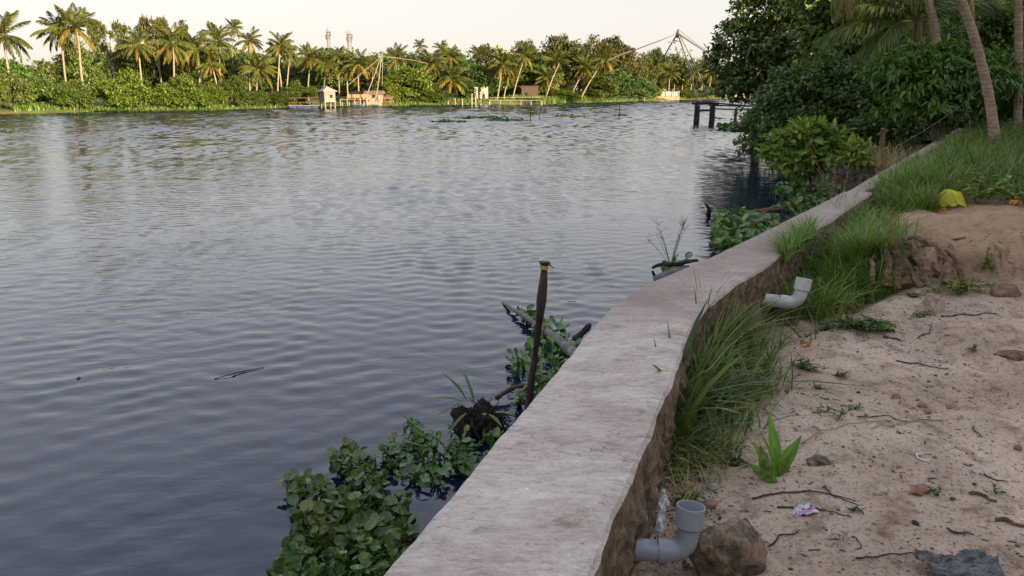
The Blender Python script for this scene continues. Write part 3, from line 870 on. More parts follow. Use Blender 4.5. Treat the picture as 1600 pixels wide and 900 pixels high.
# px, top py, half width px, metres behind the shore, form, leaves, label
FAR_TREES = [
 (-30, 60, 45, 9, 'dome', 'leaf_dark', 'tall dark tree cut off by the left edge of the picture'),
 (8, 92, 30, 2, 'dome', 'leaf_dark', 'dark mangrove at the left edge, under the leftmost palm'),
 (46, 100, 36, 12, 'dome', 'leaf_dark', 'deep green rounded tree behind the bare bank at far left'),
 (84, 126, 26, 12, 'dome', 'leaf_far', 'small green tree between the leftmost palm and the twin palms'),
 (112, 116, 32, .5, 'dome', 'leaf_far', 'green mangrove bush at the foot of the twin palms'),
 (122, 70, 34, 18, 'tall', 'leaf_dark', 'dark leafy tree filling the space behind the twin palms'),
 (184, 100, 40, 1.5, 'dome', 'leaf_lime', 'large yellow green mangrove overhanging the water right of the twin palms'),
 (168, 33, 30, 20, 'sparse', 'leaf_olive', 'thin brownish tree with airy twigs right of the twin palms'),
 (205, 72, 30, 18, 'tall', 'leaf_far', 'green tree behind the large yellow green mangrove'),
 (238, 26, 30, 24, 'sparse', 'leaf_olive', 'airy bare topped tree, tallest on the left half of the far bank'),
 (276, 40, 28, 26, 'sparse', 'leaf_far', 'thin leafy tree behind the palm in the left group of six'),
 (238, 133, 24, 1, 'dome', 'leaf_far', 'middling green mangrove left of the yellow green pair'),
 (274, 108, 32, .5, 'dome', 'leaf_lime', 'bright mangrove with a double top at the waterline'),
 (322, 120, 28, .8, 'dome', 'leaf_lime', 'bright mangrove right of the double topped one'),
 (360, 110, 28, 1.5, 'dome', 'leaf_far', 'green mangrove below the tall thin palm'),
 (252, 58, 34, 26, 'tall', 'leaf_olive', 'brownish tree in the shade behind the palms at left'),
 (318, 70, 38, 28, 'tall', 'leaf_dark', 'dark tree between the trunks of the left palm group'),
 (398, 136, 24, 1, 'dome', 'leaf_far', 'low green mangrove under the drooping low palm'),
 (372, 84, 36, 26, 'tall', 'leaf_dark', 'dark green tree behind the tall thin palm'),
 (420, 90, 36, 28, 'tall', 'leaf_far', 'green tree behind the palm with several pale trunks'),
 (432, 138, 22, 1, 'dome', 'leaf_far', 'small bush at the foot of the many trunked palm clump'),
 (468, 122, 26, 2, 'dome', 'leaf_lime', 'rounded bright green bush just left of the stilt hut'),
 (470, 96, 34, 24, 'tall', 'leaf_dark', 'dark tree behind the rounded bush by the hut'),
 (520, 98, 38, 24, 'tall', 'leaf_dark', 'dark tree directly behind the stilt hut'),
 (566, 100, 36, 26, 'tall', 'leaf_olive', 'brownish tree behind the small riverside house'),
 (608, 112, 26, 4, 'dome', 'leaf_lime', 'lime green tree right beside the net mast near the house'),
 (640, 96, 40, 3, 'dome', 'leaf_lime', 'broad lime green tree right of the small house'),
 (612, 92, 32, 26, 'tall', 'leaf_dark', 'dark tree behind the net mast near the house'),
 (672, 128, 32, .8, 'dome', 'leaf_far', 'low mangrove under the leaning palm in mid bank'),
 (660, 84, 34, 26, 'tall', 'leaf_far', 'green tree between the lime tree and mid bank palms'),
 (712, 78, 32, 26, 'tall', 'leaf_dark', 'dark tall tree behind the spreading low palm'),
 (738, 92, 36, 10, 'dome', 'leaf_far', 'big green tree left of the white shed'),
 (765, 74, 26, 30, 'sparse', 'leaf_olive', 'thin brownish tree above the white shed'),
 (778, 98, 34, 20, 'dome', 'leaf_dark', 'dark tree behind the white shed'),
 (820, 62, 28, 24, 'tall', 'leaf_olive', 'golden topped tree beside the cream building'),
 (812, 92, 30, 16, 'tall', 'leaf_far', 'green tree behind the three leaning palms'),
 (848, 80, 30, 18, 'dome', 'leaf_dark', 'dark tree left of the broad golden tree'),
 (872, 54, 38, 22, 'tall', 'leaf_olive', 'broad golden tree on the right half of the far bank'),
 (906, 74, 30, 16, 'tall', 'leaf_far', 'green tree between the two golden crowned trees'),
 (924, 60, 28, 24, 'tall', 'leaf_olive', 'narrow golden tree between two broad golden ones'),
 (958, 56, 36, 18, 'tall', 'leaf_olive', 'broad golden tree above the dark green waterside trees'),
 (940, 112, 34, 2, 'dome', 'leaf_far', 'yellow green bush at the water below the golden trees'),
 (962, 102, 40, 6, 'dome', 'leaf_dark', 'large dark green tree at the waterside below the golden trees'),
 (996, 118, 30, 4, 'dome', 'leaf_dark', 'dark green waterside tree left of the white fence'),
 (880, 136, 26, 4, 'dome', 'leaf_lime', 'low bright bush on the grassy shore'),
 (1006, 86, 26, 18, 'tall', 'leaf_olive', 'slender golden tree left of the big net'),
 (1027, 74, 20, 22, 'tall', 'leaf_far', 'tall narrow green tree behind the white fence'),
 (1020, 128, 16, 3, 'dome', 'leaf_far', 'small bush at the left end of the white fence'),
 (1048, 104, 34, 30, 'tall', 'leaf_far', 'green tree behind the right end of the white fence'),
 (1076, 136, 20, 2, 'dome', 'leaf_lime', 'bright bush at the right end of the white fence'),
 (1088, 108, 34, 30, 'tall', 'leaf_olive', 'golden tree seen between the legs of the big net'),
 (1100, 138, 18, 3, 'dome', 'leaf_far', 'low bush behind the big net platform'),
 (1132, 104, 36, 30, 'tall', 'leaf_far', 'sunlit tree partly behind the big dark tree'),
 (1170, 112, 34, 30, 'dome', 'leaf_lime', 'sunlit bush glimpsed under the big dark tree'),
]
for i, (px, top, hw, off, form, mat, lab) in enumerate(FAR_TREES):
    Y = shoreY(px) + off * .9
    t = D(px, top, Y)
    base_z = .45
    half = hw / FPX * Y * 1.05
    name = 'mangrove' if form == 'dome' else 'broadleaf_tree'
    tree((t[0], Y, base_z - .15), t[2] - base_z, half, form, mat, lab, i + 1, name, 'mangrove' if 'mangrove' in lab else ('bush' if ' bush' in lab else 'tree'))

# a wood farther back that closes the gaps
mb = MB()
r = np.random.default_rng(5)
for k in range(70):
    px = -120 + k * 21 + r.normal() * 6
    Y = shoreY(px) + 48 + 14 * r.random()
    top = np.interp(px, [-100, 120, 160, 420, 700, 1000, 1200], [100, 94, 66, 80, 82, 78, 98]) + 14 * r.random()
    t = D(px, top, Y); hgt = t[2]; w = Y * .03
    foliage(mb, [((t[0], Y, hgt * .62), (w, w, hgt * .4)), ((t[0] + w * .6, Y - 1, hgt * .35), (w, w, hgt * .36))], 1300, .8, .5, k=12, spread=.24, r=r, fill=.35, mi=k % 2)
mb.build('distant_wood', [M['leaf_far'], M['leaf_olive']], kind='stuff', label='dark wood closing the far bank behind the palms', cat='woods')

# crown px, crown py, base px, crown radius px, metres behind shore, label
FAR_PALMS = [
 (5, 55, 19, 44, 5, 'tall palm at the left edge of the picture'),
 (92, 48, 108, 38, 10, 'left palm of the tall twin palms on the far bank'),
 (117, 42, 135, 42, 5, 'right palm of the tall twin palms, trunk curving to the left'),
 (215, 68, 224, 34, 7, 'palm with hanging yellow fronds right of the twin palms'),
 (268, 66, 276, 36, 6, 'palm with a straight pale trunk, second right of the twin palms'),
 (292, 86, 305, 30, 12, 'lower yellowish palm in the left group of six'),
 (309, 76, 313, 34, 8, 'thick trunked palm in the middle of the left group'),
 (340, 64, 347, 34, 8, 'tallest broad palm of the left group'),
 (330, 100, 346, 26, 5, 'low palm leaning left above the bright mangroves'),
 (365, 42, 362, 17, 22, 'thin palm with a small crown rising above all others'),
 (389, 62, 389, 24, 10, 'palm with small round crown right of the thin tall one'),
 (402, 106, 400, 32, 4, 'low palm with drooping golden fronds over the mangroves'),
 (438, 70, 432, 26, 5, 'palm on the leaning front trunk of the pale trunk clump'),
 (434, 78, 440, 22, 6, 'second palm of the pale trunk clump'),
 (452, 86, 447, 22, 7, 'short palm at the right of the pale trunk clump'),
 (483, 90, 482, 28, 12, 'palm left of the stilt hut'),
 (507, 98, 507, 28, 10, 'palm just above the stilt hut roof'),
 (529, 88, 530, 22, 16, 'palm under the right mobile mast'),
 (540, 102, 545, 28, 8, 'palm right of the stilt hut'),
 (560, 98, 559, 28, 6, 'palm between the stilt hut and the small house'),
 (583, 102, 580, 20, 14, 'palm behind the small riverside house'),
 (619, 88, 621, 24, 12, 'palm just right of the net mast'),
 (656, 70, 656, 13, 30, 'small distant palm above the lime green tree'),
 (677, 98, 656, 30, 6, 'palm leaning right in the middle of the bank'),
 (690, 76, 690, 16, 30, 'far palm behind the middle of the bank'),
 (706, 122, 694, 34, 2, 'low spreading palm with a thick root base at the waterside'),
 (704, 88, 700, 22, 20, 'palm above the low spreading one'),
 (748, 80, 748, 16, 28, 'dark distant palm above the white shed'),
 (786, 100, 776, 26, 5, 'left of three palms leaning right on the grassy shore'),
 (796, 112, 787, 22, 6, 'middle of three palms leaning right on the grassy shore'),
 (820, 86, 800, 24, 5, 'right of three palms leaning right, taller than its neighbours'),
 (856, 122, 852, 26, 10, 'low palm in the dark between golden trees'),
 (868, 94, 862, 26, 12, 'palm in front of the broad golden tree'),
 (914, 104, 890, 24, 3, 'leaning palm with its root on the grassy shore'),
 (944, 92, 906, 26, 3, 'strongly leaning palm under the long net arm'),
 (1046, 112, 1045, 22, 8, 'palm above the white fence'),
 (1054, 96, 1054, 16, 22, 'small palm behind the white fence'),
 (1068, 104, 1066, 20, 18, 'palm left of the big net legs'),
 (1084, 112, 1078, 20, 10, 'palm seen between the net legs'),
 (1100, 106, 1096, 22, 16, 'palm right of the net legs'),
 (1112, 110, 1106, 22, 12, 'palm touching the big dark tree'),
]
for i, (cx, cy, bx, rp, off, lab) in enumerate(FAR_PALMS):
    Y = shoreY(bx) + off
    b = D(bx, 150, Y); b[2] = .35
    t = D(cx, cy + 2, Y + rnd.uniform(-.5, .5))
    L = rp / FPX * Y * .98
    palm(b, t, L, lab, 'coconut palms on the far bank', max(.13, L * .045), max(.09, L * .032), nf=30, seed=i, lowfrac=.26)

# grass and reeds on the far shore
def blades(mb, P, h, w, lean, r, var=None, seg=3, ang=None):
    n = len(P)
    a = r.random(n) * 6.283 if ang is None else ang[0] + r.normal(size=n) * ang[1]
    d = np.stack([np.cos(a), np.sin(a), np.zeros(n)], 1)
    side = np.stack([-np.sin(a + r.normal(size=n) * .6), np.cos(a), np.zeros(n)], 1)
    h = np.broadcast_to(h, n)[:, None] * (.6 + .8 * r.random((n, 1))); ln = np.broadcast_to(lean, n)[:, None] * (.3 + 1.2 * r.random((n, 1)))
    w = np.broadcast_to(w, n)[:, None] * (.7 + .6 * r.random((n, 1)))
    lev = np.linspace(0, 1, seg + 1)
    rows = []
    for t in lev[:-1]:
        c = P + np.array((0, 0, 1)) * h * (t - .35 * ln * t ** 2.2) + d * h * ln * t ** 1.8
        ww = w * (1 - .55 * t) * .5
        rows += [c - side * ww, c + side * ww]
    tip = P + np.array((0, 0, 1)) * h * (1 - .35 * ln) + d * h * ln
    V = np.stack(rows + [tip], 1)
    m = V.shape[1]; i = np.arange(n)[:, None] * m
    q = np.concatenate([i + np.array((2 * k, 2 * k + 1, 2 * k + 3, 2 * k + 2)) for k in range(seg - 1)], 0)
    tr = i + np.array((m - 3, m - 2, m - 1))
    v = r.random(n) if var is None else var
    o = mb.n
    mb.V.append(V.reshape(-1, 3)); mb.n += n * m
    mb.F += [q + o, tr + o]; mb.var += [np.tile(v, seg - 1), v]; mb.mi += [np.zeros(len(q), int), np.zeros(n, int)]

r = np.random.default_rng(9)
mb = MB()
for (a, b, o0, o1, n, h) in ((840, 925, 0, 9, 3800, .9), (690, 845, 2.0, 5, 2200, .5), (20, 120, .2, 6, 1500, .6), (120, 480, -.3, 1.5, 2200, .4), (1000, 1180, .3, 4, 1500, .5), (600, 700, 0, 1.5, 800, .4), (925, 1010, -.2, 1.5, 900, .5)):
    px = a + (b - a) * r.random(n); of = o0 + (o1 - o0) * r.random(n)
    Y0 = np.array([shoreY(p) for p in px])
    P = np.stack([(px - 800) / FPX * Y0 * 1.0 - .7 * of, Y0 + .71 * of, np.interp(of, [-2, 0, .35, 1.5, 4, 9], [-.8, 0, .28, .45, .6, .75]) - .05], 1)
    # px -> ground position at the shore
    for k in range(n):
        g = D(px[k], 160, Y0[k]); P[k, 0] = g[0] - .7 * of[k]
    blades(mb, P, h, .12, .5, r)
mb.build('shore_grass', M['grass_lush'], kind='stuff', label='grass along the far shore', cat='grass')

# floating weed strips near the far shore and in midstream
mb = MB()
for (a, b, y0, y1, n) in ((855, 960, 163.5, 167.5, 1500), (130, 330, 173.8, 175.8, 1600), (480, 640, 166.8, 168.2, 900), (640, 720, 165, 166.2, 600)):
    for k in range(n):
        px = a + (b - a) * r.random(); py = y0 + (y1 - y0) * r.random() * (1 - abs(2 * (px - a) / (b - a) - 1) * .6)
        g = G(px, py, .03)
        mb.add(*leaves(g[None], r.normal(size=(1, 3)) * np.array((1, 1, .3)) + np.array((0, 0, .5)), np.array([[0, 0, 1.]]), .34, .22, 'dia'), r.random(1))
mb.build('floating_weed', M['hyacinth'], kind='stuff', label='floating green weed along the far shore', cat='weeds')
mb = MB()
for (cx, cy, hw) in ((868, 171, 22), (900, 182, 18), (972, 180, 12), (1005, 165, 16), (1042, 166.5, 16), (750, 184, 40), (790, 188, 34), (700, 190, 26), (830, 179, 14), (880, 181, 10), (12, 207, 6)):
    n = int(hw * 9)
    for k in range(n):
        u = r.normal() * .42; v = r.normal() * .3
        g = G(cx + u * hw, cy + v * (.9 if cy < 175 else 2.2) , .01)
        s = .10 + .12 * r.random()
        mb.add(*leaves(g[None], r.normal(size=(1, 3)) * np.array((1, 1, .15)), np.array([[0, 0, 1.]]) + r.normal(size=(1, 3)) * .3, s * 2, s * 1.4, 'dia'), r.random(1))
mb.build('floating_weed', M['leaf_dark'], kind='stuff', label='dark scattered weed drifting in midstream', cat='weeds')

# ------------------------------------------------------------------ buildings, nets and jetties across the river
def part(root, name, mat, *shapes, smooth=False):
    mb = MB(); o = np.array(root.location)
    for V, F in shapes:
        mb.add(np.asarray(V) - o, F)
    return mb.build(name, M[mat], root, smooth=smooth)

# hut on stilts
Yh = shoreY(512) - 5.5
def hut():
    c = D(512, 158, Yh); s = Yh / FPX
    w = 24 * s; zb = D(512, 158, Yh)[2]; zt = D(512, 141, Yh)[2]
    root = empty('stilt_hut', (c[0], Yh, 0), 'pale plank hut with a pyramid roof on stilts over the water', 'hut')
    rz = R(38)
    ex = np.array((math.cos(rz), math.sin(rz), 0)); ey = np.array((-math.sin(rz), math.cos(rz), 0))
    a = w * .72
    C0 = np.array((c[0], Yh, 0))
    n = 7
    for side in range(4):
        u = (ex, ey, -ex, -ey)[side]; v = (-ey, ex, ey, -ex)[side]
        for k in range(n):
            x = (k + .5) / n - .5
            pc = C0 + u * x * a + v * a / 2 + np.array((0, 0, (zb + zt) / 2))
            part(root, 'plank', 'plank_pale', box(pc, (a / n * .94, .05 + .02 * (k % 2), zt - zb), math.atan2(u[1], u[0])))
    part(root, 'floor', 'bamboo', box(C0 + np.array((0, 0, zb - .06)), (a * 1.1, a * 1.1, .1), rz))
    # roof
    e = a * .66
    apex = C0 + np.array((0, 0, D(512, 134.5, Yh)[2]))
    cor = [C0 + ex * sx_ * e + ey * sy_ * e + np.array((0, 0, zt - .1)) for sx_, sy_ in ((-1, -1), (1, -1), (1, 1), (-1, 1))]
    und = [p - np.array((0, 0, .07)) for p in cor]
    V = np.array(cor + [apex] + und)
    part(root, 'roof', 'tin_roof', (V, [np.array([(0, 1, 4), (1, 2, 4), (2, 3, 4), (3, 0, 4)]), np.array([(0, 5, 6, 1), (1, 6, 7, 2), (2, 7, 8, 3), (3, 8, 5, 0), (8, 7, 6, 5)])]))
    part(root, 'window', 'dark_opening', box(C0 - ey * (a / 2 + .03) + ex * a * .12 + np.array((0, 0, zb + (zt - zb) * .45)), (.4, .06, .45), rz))
    for sx_ in (-1, 1):
        for sy_ in (-1, 1):
            p = C0 + ex * sx_ * a * .45 + ey * sy_ * a * .45
            part(root, 'stilt', 'plank_pale', tube([p + np.array((0, 0, -1)), p + np.array((0, 0, zb - .1))], .11, 6))
hut()

def jetty(name, label, px0, px1, pyd, Y, width, posts, mat, rail=None, post_top=None):
    s = Y / FPX
    a = D(px0, pyd, Y); b = D(px1, pyd, Y)
    root = empty(name, ((a[0] + b[0]) / 2, Y, 0), label, 'jetty')
    n = max(3, int((b[0] - a[0]) / .9))
    for k in range(n):
        x = a[0] + (b[0] - a[0]) * (k + .5) / n
        part(root, 'plank', mat, box((x, Y + width / 2, a[2] + .01 * (k % 3)), ((b[0] - a[0]) / n * .94, width, .07)))
    for k in range(posts):
        x = a[0] + (b[0] - a[0]) * k / (posts - 1)
        for yy in (0.05, width - .05):
            part(root, 'post', mat, tube([(x, Y + yy, -1), (x + rnd.uniform(-.1, .1), Y + yy, (post_top if post_top else a[2] - .04) + rnd.uniform(0, .25 if post_top else 0))], .075, 6))
    if rail:
        part(root, 'rail', mat, bar((a[0], Y - .06, rail), (b[0], Y - .06, rail + .05), .05))
    return root
jetty('plank_jetty', 'plank jetty on posts joining the stilt hut to the small house', 532, 594, 155.5, shoreY(560) - 4.2, 1.4, 7, 'bamboo', None, 1.05)
jetty('low_jetty', 'long low bamboo jetty left of the grassy shore', 765, 846, 157, shoreY(800) - 6, .9, 6, 'bamboo', 1.25, None)
jetty('weathered_jetty', 'short weathered jetty left of the stilt hut', 452, 500, 160, shoreY(476) - 3.5, 1.0, 4, 'dead_wood', 1.35, None)

# a row of stakes standing along the shore in mid bank
for k, (px, h, lab) in enumerate(((700, .9, 'first stake right of the spreading palm'), (711, 1.1, 'second stake right of the spreading palm'), (722, 1.0, 'third stake right of the spreading palm'),
        (737, 1.9, 'tall pale stake, left of the two tallest before the jetty'), (743, 1.8, 'tall pale stake, right of the two tallest before the jetty'), (751, 1.0, 'short stake between the tall stakes and the long low jetty'))):
    Y = shoreY(px) - 2.2
    p = D(px, 160, Y)
    mb = MB()
    V, F = tube([(0, 0, -.8), (.02, 0, h * .5), (.05, 0, h)], [.13, .12, .1], 7, True, .1); mb.add(V, F)
    mb.build('wooden_stake', M['bamboo'], loc=(p[0], Y, 0), label=lab, cat='stake', group='stakes along the far shore')

def drum(name, label, px, py, Y, L, rad, n=1, mat='blue_drum'):
    p = D(px, py, Y)
    root = empty(name, (p[0], Y, 0), label, 'raft')
    for k in range(n):
        x = p[0] + (k - (n - 1) / 2) * L * 1.04
        xs = np.linspace(-.5, .5, 9) * L
        rr = rad * np.array([.8, .95, 1.0, .97, 1.0, .97, 1.0, .95, .8])
        part(root, 'drum', mat, tube(np.stack([x + xs, np.full(9, Y), np.full(9, .12)], 1), rr, 12), smooth=True)
    part(root, 'deck', 'plank_pale', box((p[0], Y + .1, .12 + rad + .05), (L * n * 1.1, rad * 2.2, .08)))
drum('drum_raft', 'raft of blue drums floating left of the stilt hut', 474, 165, shoreY(476) - 6, .95, .2, 4)
drum('drum_raft', 'pair of bright blue drums under the jetty, right of the hut', 560, 164, shoreY(560) - 6, .8, .3, 2)
drum('drum_raft', 'single blue drum float below the small house', 585, 163, shoreY(585) - 6, 1.0, .25, 1)

def house(name, label, px0, px1, py_top, py_eave, Y, depth, wall, roof, cat, base_z=.5, windows=(), gable=True, over=.35, flat=False):
    a = D(px0, py_eave, Y); b = D(px1, py_eave, Y); top = D((px0 + px1) / 2, py_top, Y)[2]
    cx = (a[0] + b[0]) / 2; w = b[0] - a[0]; ze = a[2]
    root = empty(name, (cx, Y, base_z), label, cat)
    part(root, 'wall', wall, box((cx, Y + depth / 2, (base_z - .3 + ze) / 2), (w, depth, ze - base_z + .3)))
    if flat:
        part(root, 'roof', roof, box((cx, Y + depth / 2, ze + .08), (w + over, depth + over, .16)))
    else:
        x0, x1 = a[0] - over, b[0] + over; y0, y1, ym = Y - over, Y + depth + over, Y + depth / 2
        V = np.array([(x0, y0, ze - .1), (x1, y0, ze - .1), (x1, ym, top), (x0, ym, top), (x0, y1, ze - .1), (x1, y1, ze - .1),
                      (x0, y0, ze - .22), (x1, y0, ze - .22), (x0, y1, ze - .22), (x1, y1, ze - .22)])
        part(root, 'roof', roof, (V, [np.array([(0, 1, 2, 3), (3, 2, 5, 4), (6, 7, 1, 0), (4, 5, 9, 8), (8, 9, 7, 6)]), np.array([(0, 3, 4), (1, 5, 2)])]))
    for (u, z0, z1, ww, nm, mt) in windows:
        x = a[0] + w * u
        o = part(root, nm, mt, box((x, Y - .02, (z0 + z1) / 2), (ww, .08, z1 - z0)))
        mb = MB(); V, F = box((0, -.02, 0), (ww + .16, .05, .08)); mb.add(V + np.array((x, Y - .04, z0 - .04)) - np.array(root.location), F)
        mb.build('sill', M['plank_pale'], o)
    return root
Yq = shoreY(580) - .5
house('riverside_house', 'small cream house with a rusty roof beside the net mast', 571, 594, 141.5, 145.5, Yq + 1, 3, 'cream_wall', 'rust_roof', 'house', .5, ((.55, 1.3, 2.0, .45, 'window', 'dark_opening'), (.82, .9, 2.0, .45, 'door', 'terracotta')))
house('brick_shed', 'low red brick shed left of the small cream house', 549, 569, 142.5, 146, Yq + 2, 2.5, 'terracotta', 'dark_opening', 'shed', .5, ((.4, .9, 1.6, .6, 'window', 'dark_opening'),))
mb = MB()
V, F = box((0, 0, 0), (3.2, 1.4, .28)); V[4:, 1] *= .5; V[4:, 2] += .25; mb.add(V, F)
p = D(560, 151.5, Yq - .5); mb.build('boat_cover', M['orange_tarp'], loc=p, label='orange tarpaulin heap on the jetty before the brick shed', cat='tarpaulin')
Yw = shoreY(750) + 6
house('white_shed', 'small white walled shed under the trees of mid bank', 749.5, 762, 134, 137, Yw, 3, 'white_wall', 'white_wall', 'shed', .6, ((.5, 1.0, 1.8, .4, 'window', 'dark_opening'),), flat=True, over=.1)
house('white_shed', 'narrow white walled shed left of the wider one', 740.5, 746.5, 134, 137.5, Yw - 1, 2, 'white_wall', 'white_wall', 'shed', .6, ((.5, 1.0, 1.8, .3, 'window', 'dark_opening'),), flat=True, over=.1)
house('brown_shed', 'low brown shed behind the grassy shore', 815, 841, 134, 135.5, shoreY(828) + 9, 3, 'brown_wall', 'brown_wall', 'shed', .6, ((.3, 1.2, 2.0, .5, 'window', 'dark_opening'),), flat=True, over=.2)
house('red_shed', 'small red hut under the lime green tree', 600, 611, 148, 152, shoreY(605) + 1, 2, 'terracotta', 'rust_roof', 'shed', .3, ((.5, .7, 1.2, .4, 'window', 'dark_opening'),))

def block():
    Y = 330
    a = D(773, 79, Y); b = D(808, 79, Y)
    root = empty('apartment_block', ((a[0] + b[0]) / 2, Y, 0), 'cream apartment block rising behind the trees of mid bank', 'building')
    part(root, 'wall', 'cream_wall', box(((a[0] + b[0]) / 2, Y + 5, a[2] / 2), (b[0] - a[0], 10, a[2])))
    part(root, 'stair_tower', 'cream_wall', box((a[0] + 1.4, Y + 3, (a[2] + 2.4) / 2), (2.4, 5, a[2] + 2.4)))
    part(root, 'parapet', 'white_wall', box(((a[0] + b[0]) / 2, Y + 5, a[2] + .25), (b[0] - a[0] + .5, 10.5, .4)))
    for fl in range(3):
        for k in range(5):
            x = a[0] + 1.4 + k * (b[0] - a[0] - 2.4) / 4
            part(root, 'window', 'dark_opening', box((x, Y - .02, a[2] - 2 - fl * 3.2), (1.1, .1, 1.3)))
block()

def mast(px, top, Y, w, label, seed):
    p = D(px, top, Y)
    root = empty('mobile_mast', (p[0], Y, 0), label, 'mast', 'mobile masts on the skyline')
    H_ = p[2]
    for sx_, sy_ in ((-1, -1), (1, -1), (1, 1), (-1, 1)):
        part(root, 'leg', 'tower_metal', bar((p[0] + sx_ * w, Y + sy_ * w, 0), (p[0] + sx_ * w * .6, Y + sy_ * w * .6, H_ - 2), .10))
    n = 16
    sh = []
    for k in range(n):
        z0 = H_ * .35 + (H_ * .62) * k / n; z1 = H_ * .35 + (H_ * .62) * (k + 1) / n
        for s_ in (-1, 1):
            ww = w * (1 - .4 * z0 / H_)
            sh.append(bar((p[0] - ww * s_, Y - ww, z0), (p[0] + ww * s_, Y - ww, z1), .055))
            sh.append(bar((p[0] - ww, Y - ww * s_, z0), (p[0] - ww, Y + ww * s_, z1), .055))
    part(root, 'bracing', 'tower_metal', *sh)
    for k in range(6):
        a = k * math.pi / 3
        part(root, 'antenna', 'tower_metal', box((p[0] + math.cos(a) * w * 1.25, Y + math.sin(a) * w * 1.25, H_ - 3.2 - (k % 2) * 1.4), (.42, .3, 2.3), a))
    part(root, 'spike', 'tower_metal', bar((p[0], Y, H_ - 2.4), (p[0], Y, H_ + 1.0), .07))
    part(root, 'platform', 'tower_metal', box((p[0], Y, H_ - 2.3), (w * 2.2, w * 2.2, .2)))
mast(512, 42, 370, .85, 'left of two mobile masts, slim with a bulky head', 1)
mast(545.5, 46, 370, 1.0, 'right of two mobile masts, with a thin pole beside it', 2)
p = D(541.5, 47, 371)
MB().add(*tube([(0, 0, 0), (0, 0, p[2])], [.22, .1], 6)).build('thin_mast', M['tower_metal'], loc=(p[0], 371, 0), label='thin pole beside the right mobile mast', cat='mast')

# white fence of panels at the end of the river
Yf = shoreY(1040) + .8
a = D(1021, 143, Yf); b = D(1061, 143, Yf)
root = empty('panel_fence', ((a[0] + b[0]) / 2, Yf, .3), 'white panel fence on a low wall at the end of the river', 'fence')
nb = 14
for k in range(nb):
    x = a[0] + (b[0] - a[0]) * (k + .5) / nb
    part(root, 'panel', 'white_wall', box((x, Yf, (a[2] + .95) / 2 + rnd.uniform(-.03, .03)), ((b[0] - a[0]) / nb * .8, .08, a[2] - .95)))
for k in range(5):
    x = a[0] + (b[0] - a[0]) * k / 4
    part(root, 'post', 'white_wall', box((x, Yf - .1, (a[2] + .4) / 2 + .1), (.14, .14, a[2] - .2)))
part(root, 'base_wall', 'cream_wall', box(((a[0] + b[0]) / 2, Yf - .05, .5), (b[0] - a[0] + .3, .25, .8)))
# low light wall seen under the big tree
a = D(1128, 149, 216); b = D(1176, 149, 216)
MB().add(*box((0, 0, .0), (b[0] - a[0], .4, 1.6))).add(*box((0, 0, .85), (b[0] - a[0] + .2, .55, .1))).build('low_wall', M['cream_wall'], loc=((a[0] + b[0]) / 2, 216, .5), label='low sunlit wall glimpsed under the big dark tree', cat='wall')

def pole_curve(pts, r0, r1, n=14):
    pts = np.array(pts, float)
    t = np.linspace(0, 1, len(pts)); tt = np.linspace(0, 1, n)
    C = np.stack([np.interp(tt, t, pts[:, k]) for k in range(3)], 1)
    for _ in range(2):
        C[1:-1] = (C[:-2] + C[1:-1] * 2 + C[2:]) / 4
    return tube(C, np.linspace(r0, r1, n), 6)

